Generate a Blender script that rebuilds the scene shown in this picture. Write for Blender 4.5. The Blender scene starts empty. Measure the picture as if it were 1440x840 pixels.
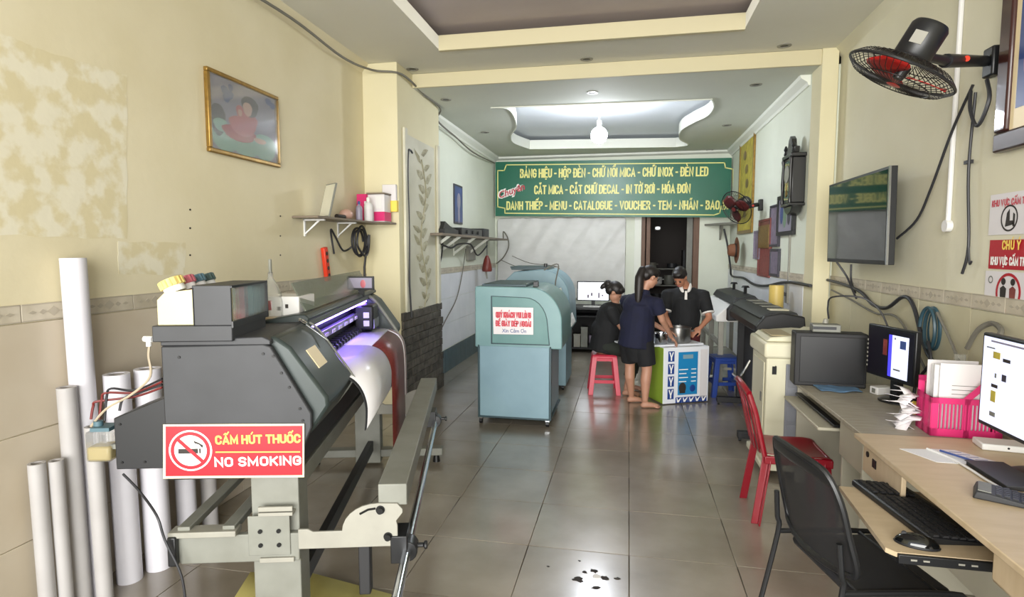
import bpy, bmesh, math, random
from mathutils import Vector, Matrix, Euler
random.seed(7)
PI = math.pi
R = math.radians
C = bpy.context.scene.collection
sc = bpy.context.scene

# ------------------------------------------------------------------ camera
EYE = 1.7
TH = math.atan(68/820.0); YW = math.atan(164/math.hypot(820, 68))
cam = bpy.data.objects.new('camera', bpy.data.cameras.new('camera')); C.objects.link(cam)
cam.location = (0, 0, EYE); cam.rotation_euler = (PI/2-TH, 0, YW)
cam.data.sensor_width = 36; cam.data.lens = 820/1440*36; cam.data.clip_start = 0.05
sc.camera = cam
# ------------------------------------------------------------------ world, light, exposure
wd = bpy.data.worlds.new('world'); sc.world = wd; wd.use_nodes = True
bg = wd.node_tree.nodes['Background']; bg.inputs[0].default_value = (0.93, 0.96, 1.0, 1); bg.inputs[1].default_value = 0.75
def area(name, loc, rot, sx, sy, power, col):
    l = bpy.data.lights.new(name, 'AREA'); l.shape = 'RECTANGLE'; l.size = sx; l.size_y = sy; l.energy = power; l.color = col
    o = bpy.data.objects.new(name, l); C.objects.link(o); o.location = loc; o.rotation_euler = rot; return o
area('shopfront_daylight', (-0.35, -7.5, 2.4), (R(90), 0, 0), 12.0, 6.0, 1500, (1.0, 0.985, 0.94))   # open shop front behind the camera
sc.view_settings.view_transform = 'Standard'; sc.view_settings.look = 'None'
sc.view_settings.exposure = 1.0; sc.view_settings.gamma = 1.0
sc.view_settings.use_curve_mapping = False

# ------------------------------------------------------------------ pixel -> world on a real plane
_fh = (-math.sin(YW), math.cos(YW))
_f = Vector((_fh[0]*math.cos(TH), _fh[1]*math.cos(TH), -math.sin(TH)))
_r = Vector((math.cos(YW), math.sin(YW), 0)); _u = Vector((_fh[0]*math.sin(TH), _fh[1]*math.sin(TH), math.cos(TH)))
def P(px, py, X=None, Y=None, Z=None):
    d = _f + _r*((px-720)/820) - _u*((py-420)/820)
    t = X/d.x if X is not None else Y/d.y if Y is not None else (Z-EYE)/d.z
    return Vector((d.x*t, d.y*t, EYE+d.z*t))
def PL(px, py, M, x=None, y=None, z=None):
    Mi = M.inverted(); o = Mi @ Vector((0, 0, EYE)); d = (Mi.to_3x3() @ (_f + _r*((px-720)/820) - _u*((py-420)/820)))
    t = (x-o.x)/d.x if x is not None else (y-o.y)/d.y if y is not None else (z-o.z)/d.z
    return o + d*t

# ------------------------------------------------------------------ materials
def lin(h):
    h = h.lstrip('#'); c = [int(h[i:i+2], 16)/255 for i in (0, 2, 4)]
    return [x/12.92 if x <= .04045 else ((x+.055)/1.055)**2.4 for x in c] + [1]
_M = {}
def mat(name, col, rough=.5, metal=0, col2=None, scale=6, amt=.5, bump=0, bscale=40, emit=0, trans=0, alpha=1, detail=4, rnd=0, coat=0, lo=.35, hi=.7, obj=False, stretch=None):
    if name in _M: return _M[name]
    m = bpy.data.materials.new(name); m.use_nodes = True; nt = m.node_tree; b = nt.nodes['Principled BSDF']
    b.inputs['Base Color'].default_value = lin(col); b.inputs['Roughness'].default_value = rough; b.inputs['Metallic'].default_value = metal
    if trans: b.inputs['Transmission Weight'].default_value = trans; b.inputs['IOR'].default_value = 1.3
    if alpha < 1: b.inputs['Alpha'].default_value = alpha
    if coat: b.inputs['Coat Weight'].default_value = coat; b.inputs['Coat Roughness'].default_value = .18 if coat >= .9 else .03
    if emit: b.inputs['Emission Color'].default_value = lin(col); b.inputs['Emission Strength'].default_value = emit
    tc = nt.nodes.new('ShaderNodeTexCoord'); src = tc.outputs['Object']
    if not obj:
        g = nt.nodes.new('ShaderNodeNewGeometry'); src = g.outputs['Position']
    if stretch:
        mp = nt.nodes.new('ShaderNodeMapping'); mp.inputs['Scale'].default_value = stretch; nt.links.new(src, mp.inputs[0]); src = mp.outputs[0]
    if col2:
        n = nt.nodes.new('ShaderNodeTexNoise'); n.inputs['Scale'].default_value = scale; n.inputs['Detail'].default_value = detail
        nt.links.new(src, n.inputs['Vector'])
        r = nt.nodes.new('ShaderNodeMapRange'); r.inputs[1].default_value = lo; r.inputs[2].default_value = hi; r.inputs[3].default_value = 0; r.inputs[4].default_value = amt
        nt.links.new(n.outputs['Fac'], r.inputs[0])
        x = nt.nodes.new('ShaderNodeMix'); x.data_type = 'RGBA'; x.inputs[6].default_value = lin(col); x.inputs[7].default_value = lin(col2)
        nt.links.new(r.outputs[0], x.inputs[0]); out = x.outputs[2]
        if rnd:
            oi = nt.nodes.new('ShaderNodeObjectInfo'); hs = nt.nodes.new('ShaderNodeHueSaturation'); mr = nt.nodes.new('ShaderNodeMapRange')
            mr.inputs[3].default_value = 1-rnd; mr.inputs[4].default_value = 1+rnd
            nt.links.new(oi.outputs['Random'], mr.inputs[0]); nt.links.new(mr.outputs[0], hs.inputs['Value']); nt.links.new(out, hs.inputs['Color']); out = hs.outputs[0]
        nt.links.new(out, b.inputs['Base Color'])
    if bump:
        n2 = nt.nodes.new('ShaderNodeTexNoise'); n2.inputs['Scale'].default_value = bscale; n2.inputs['Detail'].default_value = 5
        nt.links.new(src, n2.inputs['Vector'])
        bp = nt.nodes.new('ShaderNodeBump'); bp.inputs['Strength'].default_value = bump; bp.inputs['Distance'].default_value = .01
        nt.links.new(n2.outputs['Fac'], bp.inputs['Height']); nt.links.new(bp.outputs[0], b.inputs['Normal'])
    _M[name] = m; return m
def K(n): return _M[n]
mat('cream_plaster', '#dad1b3', .75, col2='#cdc29e', scale=1.6, amt=.6, bump=.12, bscale=18)
mat('cream_plaster_right', '#d6d2bb', .75, col2='#ccc6a8', scale=1.3, amt=.6, bump=.12, bscale=18)
mat('pale_plaster', '#dfe3d4', .75, col2='#cfd3c2', scale=1.5, amt=.5, bump=.1, bscale=14)
mat('column_yellow', '#d9d1af', .7, col2='#cec59f', scale=2, amt=.5)
mat('ceiling_grey', '#dedcd0', .85, col2='#d6d3c3', scale=1.2, amt=.6)
mat('ceiling_rear', '#d2d5ca', .85, col2='#c8cbbf', scale=1.2, amt=.6)
mat('tray_mauve', '#bbb0ad', .85, col2='#aea29f', scale=1.5, amt=.6)
mat('tray_white', '#dfe4ea', .8)
mat('tray_trim', '#cdc4a2', .7)
mat('trim_white', '#e6e8de', .6)
mat('wall_tile', '#c6bba8', .35, col2='#b7a992', scale=2.2, amt=.7, rnd=.03, bump=.04, bscale=9)
mat('wall_tile_right', '#c9c3a8', .35, col2='#b8b090', scale=2.2, amt=.7, rnd=.03)
mat('white_tile', '#d9dbe0', .3, col2='#c6c9cf', scale=2.5, amt=.6, rnd=.03)
mat('band_tile', '#c6bdab', .4, col2='#a89e88', scale=9, amt=.7)
mat('band_motif', '#aaa190', .5)
mat('teal_base', '#2e4a55', .35, col2='#20353f', scale=8, amt=.7, rnd=.15)
mat('grout', '#6f675a', .9)
mat('floor_tile', '#958c7e', .3, coat=1.0, col2='#766c5c', scale=2.6, amt=.85, rnd=.04, bump=.06, bscale=7, detail=8)
mat('dark_metal', '#343538', .5, .2, col2='#2b2c2e', scale=5, amt=.8)
mat('darker_metal', '#202123', .45, .2)
mat('green_housing', '#323b3a', .38, .1, col2='#29312f', scale=4, amt=.8)
mat('stand_grey', '#7b7c74', .5, .1, col2='#6a6a61', scale=7, amt=.7)
mat('plate_white', '#918f85', .5, .1, col2='#807e76', scale=9, amt=.5)
mat('bolt', '#232323', .4, .6)
mat('chrome', '#b9bcc0', .18, 1)
mat('steel', '#a8a8a6', .3, 1)
mat('black_plastic', '#17181a', .38)
mat('soft_black', '#1d1d1f', .6)
mat('black_gloss', '#0b0d0e', .06, coat=.4)
mat('cable', '#26262a', .5)
mat('cable_grey', '#6d6a60', .6)
mat('cable_red', '#6c2422', .5)
mat('paper_white', '#dddcda', .7)
mat('tube_white', '#d4d2d8', .45, col2='#c8c5cb', scale=5, amt=.5)
mat('tube_grey', '#aeabaa', .55, col2='#a09c9a', scale=5, amt=.6)
mat('tube_inside', '#8a837c', .8)
mat('sign_red', '#ad0c20', .35)
mat('sign_cream', '#f2dfb4', .4)
mat('yellow_letters', '#f3d35a', .4)
mat('white_letters', '#f4f2ee', .4)
mat('red_letters', '#c23a48', .5)
mat('banner_green', '#0b664d', .35, col2='#095a44', scale=2, amt=.6)
mat('banner_letters', '#e9e48c', .45)
mat('teal_paint', '#78999b', .4, col2='#688b8d', scale=3, amt=.8, bump=.03)
mat('teal_panel', '#587f7e', .4, col2='#668e8b', scale=3, amt=.8)
mat('blue_grey_paint', '#7f9ca8', .42, col2='#728f9a', scale=3, amt=.7)
mat('dark_trim', '#2c4248', .45)
mat('glass_clear', '#f4f6f4', .06, trans=.9, alpha=.6)
mat('smoky_plastic', '#6f7566', .22, trans=0, alpha=.55)
mat('gold_frame', '#9a7a3c', .35, .6, col2='#6f5526', scale=30, amt=.6)
mat('dark_wood', '#3a1c18', .35, col2='#28110f', scale=10, amt=.6, coat=.3)
mat('brown_wood', '#6b4a34', .5, col2='#523524', scale=8, amt=.6, stretch=(6, 6, .6))
mat('shelf_board', '#75695a', .5)
mat('desk_beige', '#c4b092', .45, col2='#b8a383', scale=3, amt=.7, stretch=(2, 9, 2), bump=.02)
mat('desk_edge', '#a89a7a', .5)
mat('desk_grey', '#a09a8a', .5, col2='#8b8474', scale=4, amt=.7, stretch=(2, 9, 2))
mat('desk_side', '#aaa593', .55)
mat('red_plastic', '#7c0d1c', .3, coat=.2)
mat('stool_red', '#c42c46', .38)
mat('stool_blue', '#26418c', .4)
mat('pink_plastic', '#cf2a6c', .4)
mat('mesh_black', '#232325', .8, alpha=.88)
mat('copier_cream', '#cfcbb2', .45, col2='#c2bda2', scale=3, amt=.5)
mat('copier_grey', '#7e8086', .5)
mat('skin', '#b3856d', .5, col2='#a87862', scale=9, amt=.4)
mat('skin_tan', '#a8745a', .5, col2='#9a664c', scale=9, amt=.4)
mat('hair', '#15100f', .5, col2='#231a18', scale=60, amt=.5)
mat('navy_cloth', '#0f1330', .85, col2='#0a0d20', scale=14, amt=.6, bump=.2, bscale=14)
mat('black_cloth', '#141518', .85, col2='#0d0e10', scale=14, amt=.6, bump=.2, bscale=14)
mat('olive_cloth', '#20251f', .85, bump=.2, bscale=14)
mat('maroon_cloth', '#5d2226', .8, bump=.2, bscale=14)
mat('white_cloth', '#dcd8d4', .8)
mat('carton_white', '#dfe2e8', .5)
mat('carton_blue', '#1c7fb6', .45)
mat('carton_navy', '#1d3f86', .45)
mat('carton_green', '#8fae3c', .5)
mat('maroon_print', '#5f211e', .35, col2='#7a3a34', scale=12, amt=.6, stretch=(8, .5, 8))
mat('media_white', '#e3e1e2', .3)
mat('yellow_paper', '#d8cd7a', .6, col2='#e2d890', scale=3, amt=.5)
mat('clock_black', '#1b1b1c', .35, coat=.3)
mat('fan_maroon', '#5c1f1e', .35)
mat('hose_beige', '#a99c86', .5)
mat('liquid_amber', '#a3925c', .3)
mat('relief', '#b3ae94', .7, col2='#7d785f', scale=20, amt=.7, bump=.4, bscale=30)
mat('column_marble', '#cfccba', .55, col2='#b8b59f', scale=3, amt=.7)
mat('rough_stone', '#5a554c', .8, col2='#2b2823', scale=14, amt=.8, bump=.6, bscale=16, rnd=.2)
mat('orange_red', '#cf3518', .4)
mat('yellow_jar', '#c9bf8e', .35)
mat('cap_yellow', '#c9b164', .5, col2='#e0cf90', scale=20, amt=.6)
mat('cap_pink', '#a65862', .5)
mat('cap_blue', '#4a6670', .5)
mat('cap_dark', '#3f5250', .5)
mat('residue', '#dcd6bf', .7, col2='#d0c5a0', scale=9, amt=1, lo=.44, hi=.56, detail=12, bump=.2, bscale=12, stretch=(1, 1, 1))
mat('sheet_plastic', '#cdcdca', .4, col2='#bfbfbb', scale=5, amt=.5, bump=.5, bscale=3, stretch=(1, 1, 2))
mat('blue_cloth', '#5c7fa0', .9, bump=.4, bscale=30)
mat('tube_yellow', '#d3b968', .4, col2='#c0a654', scale=4, amt=.5)
mat('scroll_yellow', '#c9bb4c', .5, col2='#8f7a2c', scale=12, amt=.7)
mat('hat_brown', '#7a4e34', .7)
mat('gourd_red', '#6c2a22', .4)
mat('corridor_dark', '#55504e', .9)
mat('brown_stain', '#2c2622', .7)
mat('bulb', '#f1f6ff', emit=110)
mat('screen_white', '#c9d0ec', .4, emit=.55)
mat('screen_back', '#eef3fb', .4, emit=1.2)
mat('screen_blue', '#3a35c8', .4, emit=.8)
mat('screen_dark', '#14101c', .3)
mat('led_purple', '#8a6cff', emit=14)
mat('sign_paper', '#d9d5d6', .5)
mat('photo_mauve', '#8f8a9c', .35)
mat('photo_rose', '#b5606a', .35)
mat('photo_red', '#9c3036', .35)
mat('photo_aqua', '#93b8ab', .35)
mat('photo_dark', '#3b3944', .35)
mat('photo_skin', '#c9a294', .35)
mat('photo_green', '#6f8a70', .35)
mat('photo_blue', '#3c4f86', .35)
mat('maroon_card', '#6e2a2a', .4, col2='#8e4a3f', scale=18, amt=.8)
mat('mauve_card', '#85788a', .4, col2='#60586a', scale=18, amt=.8)
mat('fan_red', '#b8241f', .3)
mat('fan_wire', '#1c1b1b', .35, .3)

# ------------------------------------------------------------------ mesh builder
class MB:
    def __init__(s): s.v = []; s.f = []
    def add(s, vs, fs, M=None):
        n = len(s.v); s.v += [(M @ Vector(v)) if M else Vector(v) for v in vs]; s.f += [tuple(i+n for i in f) for f in fs]; return s
    def box(s, a, b, M=None):
        x0, y0, z0 = [min(a[i], b[i]) for i in range(3)]; x1, y1, z1 = [max(a[i], b[i]) for i in range(3)]
        return s.add([(x0, y0, z0), (x1, y0, z0), (x1, y1, z0), (x0, y1, z0), (x0, y0, z1), (x1, y0, z1), (x1, y1, z1), (x0, y1, z1)],
                     [(0, 3, 2, 1), (4, 5, 6, 7), (0, 1, 5, 4), (1, 2, 6, 5), (2, 3, 7, 6), (3, 0, 4, 7)], M)
    def prism(s, poly, axis, a, b, M=None):
        # poly is a 2D outline; axis 'x': (y,z), 'y': (x,z), 'z': (x,y)
        def mk(p, t): return {'x': (t, p[0], p[1]), 'y': (p[0], t, p[1]), 'z': (p[0], p[1], t)}[axis]
        n = len(poly); vs = [mk(p, a) for p in poly] + [mk(p, b) for p in poly]
        fs = [tuple(range(n))[::-1], tuple(range(n, 2*n))] + [(i, (i+1) % n, n+(i+1) % n, n+i) for i in range(n)]
        return s.add(vs, fs, M)
    def cone(s, p0, p1, r0, r1=None, n=16, caps=True, M=None):
        r1 = r0 if r1 is None else r1; p0 = Vector(p0); p1 = Vector(p1); d = (p1-p0).normalized()
        a = d.orthogonal().normalized(); b = d.cross(a)
        vs = []
        for p, r in ((p0, r0), (p1, r1)): vs += [p + a*(r*math.cos(2*PI*i/n)) + b*(r*math.sin(2*PI*i/n)) for i in range(n)]
        fs = [(i, (i+1) % n, n+(i+1) % n, n+i) for i in range(n)]
        if caps: fs += [tuple(range(n))[::-1], tuple(range(n, 2*n))]
        return s.add(vs, fs, M)
    def tube(s, pts, r, n=8, closed=False, M=None, sm=0):
        pts = [Vector(p) for p in pts]
        if sm: pts = spline(pts, sm, closed)
        m = len(pts); vs = []; a = None
        for i, p in enumerate(pts):
            q0 = pts[(i-1) % m] if closed or i else p; q1 = pts[(i+1) % m] if closed or i < m-1 else p
            d = (q1-q0); d = d.normalized() if d.length > 1e-9 else Vector((0, 0, 1))
            a = d.orthogonal().normalized() if a is None else (a - d*a.dot(d)).normalized()
            b = d.cross(a); rr = r[i] if isinstance(r, (list, tuple)) and not sm else (r if not isinstance(r, (list, tuple)) else r[0])
            vs += [p + a*(rr*math.cos(2*PI*k/n)) + b*(rr*math.sin(2*PI*k/n)) for k in range(n)]
        fs = []
        for i in range(m if closed else m-1):
            j = (i+1) % m; fs += [(i*n+k, i*n+(k+1) % n, j*n+(k+1) % n, j*n+k) for k in range(n)]
        if not closed: fs += [tuple(range(n))[::-1], tuple(range((m-1)*n, m*n))]
        return s.add(vs, fs, M)
    def lathe(s, prof, n=24, M=None, cap=True):
        vs = []; m = len(prof)
        for r, z in prof: vs += [(r*math.cos(2*PI*k/n), r*math.sin(2*PI*k/n), z) for k in range(n)]
        fs = [(i*n+k, i*n+(k+1) % n, (i+1)*n+(k+1) % n, (i+1)*n+k) for i in range(m-1) for k in range(n)]
        if cap: fs += [tuple(range(n))[::-1], tuple(range((m-1)*n, m*n))]
        return s.add(vs, fs, M)
    def ball(s, c, r, n=16, k=10, M=None):
        r = r if isinstance(r, (tuple, list)) else (r, r, r); vs = []; 
        for j in range(1, k):
            t = PI*j/k; vs += [(c[0]+r[0]*math.sin(t)*math.cos(2*PI*i/n), c[1]+r[1]*math.sin(t)*math.sin(2*PI*i/n), c[2]+r[2]*math.cos(t)) for i in range(n)]
        vs += [(c[0], c[1], c[2]+r[2]), (c[0], c[1], c[2]-r[2])]; T = len(vs)-2; B = T+1
        fs = [(j*n+i, (j+1)*n+i, (j+1)*n+(i+1) % n, j*n+(i+1) % n) for j in range(k-2) for i in range(n)]
        fs += [(T, i, (i+1) % n) for i in range(n)] + [(B, (k-2)*n+(i+1) % n, (k-2)*n+i) for i in range(n)]
        return s.add(vs, fs, M)
    def sheet(s, rows, th=0):
        # rows: grid of points
        m = len(rows[0]); vs = [p for r in rows for p in r]
        fs = [(i*m+j, i*m+j+1, (i+1)*m+j+1, (i+1)*m+j) for i in range(len(rows)-1) for j in range(m-1)]
        return s.add(vs, fs)
    def build(s, name, m, parent=None, world=False, bev=0, solid=0, sub=0, smooth=True, ang=35):
        me = bpy.data.meshes.new(name); vs = s.v; o = bpy.data.objects.new(name, me)
        if parent is not None:
            if world: Mi = wm(parent).inverted(); vs = [Mi @ v for v in vs]
            o.parent = parent
        else:
            lo = [min(v[i] for v in vs) for i in range(3)]; hi = [max(v[i] for v in vs) for i in range(3)]
            c = Vector(((lo[0]+hi[0])/2, (lo[1]+hi[1])/2, lo[2])); vs = [v-c for v in vs]; o.location = c
        me.from_pydata([tuple(v) for v in vs], [], s.f); me.update()
        bm = bmesh.new(); bm.from_mesh(me); bmesh.ops.recalc_face_normals(bm, faces=bm.faces[:]); bm.to_mesh(me); bm.free()
        if smooth:
            me.polygons.foreach_set('use_smooth', [True]*len(me.polygons)); me.set_sharp_from_angle(angle=R(ang))
        if m is not None: me.materials.append(K(m) if isinstance(m, str) else m)
        C.objects.link(o)
        if solid: q = o.modifiers.new('solid', 'SOLIDIFY'); q.thickness = solid; q.offset = 0
        if sub: q = o.modifiers.new('sub', 'SUBSURF'); q.levels = sub; q.render_levels = sub
        if bev: q = o.modifiers.new('bevel', 'BEVEL'); q.width = bev; q.segments = 2; q.limit_method = 'ANGLE'; q.angle_limit = R(40)
        return o
def spline(pts, k, closed=False):
    out = []; n = len(pts)
    for i in range(n if closed else n-1):
        if closed: a, b, c, d = pts[(i-1) % n], pts[i], pts[(i+1) % n], pts[(i+2) % n]
        else: a, b, c, d = pts[max(i-1, 0)], pts[i], pts[i+1], pts[min(i+2, n-1)]
        for j in range(k):
            t = j/k; out.append(.5*((2*b)+(c-a)*t+(2*a-5*b+4*c-d)*t*t+(3*b-a-3*c+d)*t**3))
    if not closed: out.append(pts[-1])
    return out
def wm(o):
    M = Matrix.Translation(o.location) @ o.rotation_euler.to_matrix().to_4x4() @ Matrix.Diagonal(list(o.scale)+[1])
    return wm(o.parent) @ M if o.parent else M
def thing(name, label, cat, loc=(0, 0, 0), rz=0, group=None, rot=None):
    o = bpy.data.objects.new(name, None); C.objects.link(o); o.empty_display_size = .1
    o.location = loc; o.rotation_euler = rot if rot is not None else (0, 0, rz)
    return tag(o, label, cat, group)
def tag(o, label, cat, group=None):
    o['label'] = label; o['category'] = cat
    if group: o['group'] = group
    return o
def st(o): o['kind'] = 'structure'; return o
def lab(o, l): o['label'] = l; return o
def dup(root, loc, rot=None, label=None):
    r = root.copy(); C.objects.link(r); r.location = loc
    if rot is not None: r.rotation_euler = rot
    if label: r['label'] = label
    def rec(a, b):
        for ch in [c for c in C.objects if c.parent == a]:
            c = ch.copy(); C.objects.link(c); c.parent = b; rec(ch, c)
    rec(root, r); return r
def bx(name, a, b, m, parent=None, bev=.003, world=False): return MB().box(a, b).build(name, m, parent, world, bev)
# lettering: a text laid out in the XZ plane (reads along +x, up +z, faces -y) then moved by matrix
def letters(name, txt, w, h, m, parent, Mw, bold=.02, ex=.001, shear=0):
    cu = bpy.data.curves.new(name, 'FONT'); cu.body = txt; cu.size = 1; cu.offset = bold; cu.extrude = 0; cu.resolution_u = 2; cu.shear = shear
    t = bpy.data.objects.new('t', cu); C.objects.link(t); bpy.context.view_layer.update()
    me = bpy.data.meshes.new_from_object(t.evaluated_get(bpy.context.evaluated_depsgraph_get()))
    bpy.data.objects.remove(t); xs = [v.co.x for v in me.vertices]; x0, x1 = min(xs), max(xs); CAP = .73
    for v in me.vertices:
        v.co = Vector(((v.co.x-x0)/(x1-x0)*w, -ex, v.co.y/CAP*h))
    me.materials.clear(); me.materials.append(K(m))
    Mi = wm(parent).inverted() if parent else Matrix(); me.transform(Mi @ Mw)
    o = bpy.data.objects.new(name, me); C.objects.link(o); o.parent = parent; return o
import unicodedata
def arc(cx, cy, rx, ry, a0, a1, n=7): return [(cx+rx*math.cos(R(a0+(a1-a0)*i/n)), cy+ry*math.sin(R(a0+(a1-a0)*i/n))) for i in range(n+1)]
_O = arc(.25, .75, .25, .25, 0, 180)+arc(.25, .25, .25, .25, 180, 360)+[(.5, .75)]
GL = {'A': (.56, [[(0, 0), (.28, 1), (.56, 0)], [(.09, .28), (.47, .28)]]), 'B': (.5, [[(0, 0), (0, 1), (.27, 1)]+arc(.27, .77, .2, .23, 90, -90)[1:]+[(0, .54)], [(.27, .54)]+arc(.27, .27, .23, .27, 90, -90)[1:]+[(0, 0)]]),
 'C': (.5, [arc(.25, .75, .25, .25, 0, 180)+arc(.25, .25, .25, .25, 180, 360)]), 'D': (.5, [[(0, 0), (0, 1), (.22, 1)]+arc(.22, .7, .28, .3, 90, 0)+arc(.22, .3, .28, .3, 0, -90)+[(0, 0)]]),
 'E': (.42, [[(.42, 1), (0, 1), (0, 0), (.42, 0)], [(0, .52), (.36, .52)]]), 'G': (.5, [arc(.25, .75, .25, .25, 0, 180)+arc(.25, .25, .25, .25, 180, 360)+[(.5, .48), (.28, .48)]]), 'H': (.5, [[(0, 0), (0, 1)], [(.5, 0), (.5, 1)], [(0, .5), (.5, .5)]]),
 'I': (0, [[(0, 0), (0, 1)]]), 'K': (.5, [[(0, 0), (0, 1)], [(.5, 1), (.02, .42)], [(.17, .6), (.5, 0)]]), 'L': (.4, [[(0, 1), (0, 0), (.4, 0)]]), 'M': (.66, [[(0, 0), (0, 1), (.33, .2), (.66, 1), (.66, 0)]]), 'N': (.52, [[(0, 0), (0, 1), (.52, 0), (.52, 1)]]),
 'O': (.5, [_O]), 'P': (.5, [[(0, 0), (0, 1), (.25, 1)]+arc(.25, .74, .25, .26, 90, -90)+[(0, .48)]]), 'Q': (.5, [_O, [(.3, .2), (.55, -.08)]]), 'R': (.5, [[(0, 0), (0, 1), (.25, 1)]+arc(.25, .76, .24, .24, 90, -90)+[(0, .52)], [(.25, .52), (.5, 0)]]),
 'S': (.48, [arc(.24, .76, .24, .24, 10, 180)+arc(.24, .76, .24, .25, 180, 270)[1:]+arc(.24, .25, .24, .25, 90, 0)[1:]+arc(.24, .25, .24, .25, 0, -170)[1:]]), 'T': (.5, [[(0, 1), (.5, 1)], [(.25, 1), (.25, 0)]]), 'U': (.5, [[(0, 1), (0, .25)]+arc(.25, .25, .25, .25, 180, 360)+[(.5, 1)]]),
 'V': (.56, [[(0, 1), (.28, 0), (.56, 1)]]), 'X': (.54, [[(0, 0), (.54, 1)], [(0, 1), (.54, 0)]]), 'Y': (.54, [[(0, 1), (.27, .48), (.54, 1)], [(.27, .48), (.27, 0)]]), '-': (.22, [[(0, .45), (.22, .45)]])}
def stroke(name, txt, w, h, m, parent, Mw, t=.16, gap=.2, space=.36, ex=.001):
    strokes = []; x = 0
    for chh in txt:
        if chh == ' ': x += space; continue
        if chh == 'Đ': nf = 'D\u0335'
        else: nf = unicodedata.normalize('NFD', chh)
        wd, gs = GL[nf[0]]; cx = x+wd/2
        for g in gs: strokes.append(([(x+a, b*(1-t)+t/2) for a, b in g], t))
        up = 1.1
        for c in nf[1:]:
            if c == '\u0335': strokes.append(([(x-.14, .5), (x+.16, .5)], t*.75))
            if c == '\u0302': strokes.append(([(cx-.16, up), (cx, up+.13), (cx+.16, up)], t*.6))
            if c == '\u0306': strokes.append(([(cx-.15, up+.14), (cx-.08, up+.03), (cx+.08, up+.03), (cx+.15, up+.14)], t*.6))
            if c == '\u031b': strokes.append(([(x+wd, .92), (x+wd+.12, .98), (x+wd+.13, 1.12)], t*.65))
            if c == '\u0323': strokes.append(([(cx-.05, -.14), (cx+.05, -.14)], t*.8))
        ox = .2 if ('\u0302' in nf and len(nf) > 2) else 0; up2 = up+(.06 if ox else 0)
        for c in nf[1:]:
            if c == '\u0301': strokes.append(([(cx+ox-.04, up2), (cx+ox+.09, up2+.18)], t*.65))
            if c == '\u0300': strokes.append(([(cx+ox*.9+.05, up2), (cx+ox*.9-.09, up2+.18)], t*.65))
            if c == '\u0303': strokes.append(([(cx-.16, up), (cx-.08, up+.12), (cx+.06, up+.02), (cx+.15, up+.14)], t*.6))
            if c == '\u0309': strokes.append(([(cx+ox-.06, up2+.16), (cx+ox+.07, up2+.17), (cx+ox+.05, up2+.06), (cx+ox, up2+.0)], t*.55))
        x += wd+gap+t*.55
    tot = x-gap-t*.55; sx = (w-t*h)/(tot*h) if tot else 1
    mb = MB(); k = 0
    for pts, tt in strokes:
        pts = [Vector((a*sx*h+t*h/2, b*h)) for a, b in pts]; r = tt*h/2
        pts = [p for i, p in enumerate(pts) if i == 0 or (p-pts[i-1]).length > 1e-5]; n = len(pts); closed = (pts[0]-pts[-1]).length < 1e-4
        if closed: pts = pts[:-1]; n -= 1
        L_, Rr = [], []
        for i, p in enumerate(pts):
            d0 = (p-pts[i-1]).normalized() if (i or closed) else None; d1 = (pts[(i+1) % n]-p).normalized() if (i < n-1 or closed) else None
            if d0 is None: p = p-d1*r*.9; d0 = d1
            if d1 is None: p = p+d0*r*.9; d1 = d0
            n0 = Vector((-d0.y, d0.x)); n1 = Vector((-d1.y, d1.x)); q = n0+n1
            q = n0 if q.length < .1 else q.normalized(); q = q*min(r/max(q.dot(n0), .3), r*2.2); L_.append(p+q); Rr.append(p-q)
        z_ = -ex-.0006*(k % 4); c = len(L_); vs = [(p.x, z_, p.y) for p in L_]+[(p.x, z_, p.y) for p in Rr]
        mb.add(vs, [(i, (i+1) % c, c+(i+1) % c, c+i) for i in range(c if closed else c-1)])
        k += 1
    mb.v = [Mw @ v for v in mb.v]; return mb.build(name, m, parent, world=True, smooth=False)
def quad(name, pts, m, parent, off=None, th=.0015):
    # thin plate through world points
    pts = [Vector(p) for p in pts]; n = (pts[1]-pts[0]).cross(pts[2]-pts[0]).normalized()
    c = pts[0]; 
    if n.dot(Vector((0, 0, EYE))-c) < 0: n = -n
    a = [p + n*(off or 0) for p in pts]; b = [p + n*((off or 0)+th) for p in pts]; k = len(pts)
    mb = MB().add(a+b, [tuple(range(k)), tuple(range(k, 2*k))] + [(i, (i+1) % k, k+(i+1) % k, k+i) for i in range(k)])
    return mb.build(name, m, parent, world=True, smooth=False)

# ================================================================== ROOM SHELL
XL, XR, XL2, XR2, YB, ZC, ZC2, YM = -2.65, 1.90, -2.48, 1.73, 10.8, 3.56, 3.42, 6.05
Y0 = -1.2
fl = st(bx('floor', (XL-.2, Y0, -.1), (XR+.2, YB+3.2, -.008), 'grout', bev=0))
tm = None
T = .57
for i in range(-5, 4):
    for j in range(-2, 14):
        x0 = .03+i*T; y0 = 3.195+T*j
        x0 = max(x0, XL); x1 = min(.03+(i+1)*T, XR)
        if x1-x0 < .05 or y0 > YB: continue
        full = abs(x1-x0-T) < 1e-6
        if full and tm:
            o = bpy.data.objects.new('floor_tile', tm); C.objects.link(o); o.parent = fl
        else:
            o = MB().box((.002, .002, -.012), (x1-x0-.002, T-.002, 0)).build('floor_tile', 'floor_tile', fl, bev=.0015)
            if full:
                o.modifiers.clear(); bm = bmesh.new(); bm.from_mesh(o.data); bmesh.ops.bevel(bm, geom=bm.edges[:], offset=.0018, segments=1, affect='EDGES'); bm.to_mesh(o.data); bm.free(); tm = o.data
        o.location = Vector((x0, y0, random.uniform(-.0006, .0003)+.0)) - fl.location
wl = st(bx('wall_left', (XL-.15, Y0, 0), (XL, YM, ZC+.3), 'cream_plaster', bev=0))
wr = st(bx('wall_right', (XR, Y0, 0), (XR+.15, YM, ZC+.3), 'cream_plaster_right', bev=0))
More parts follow.
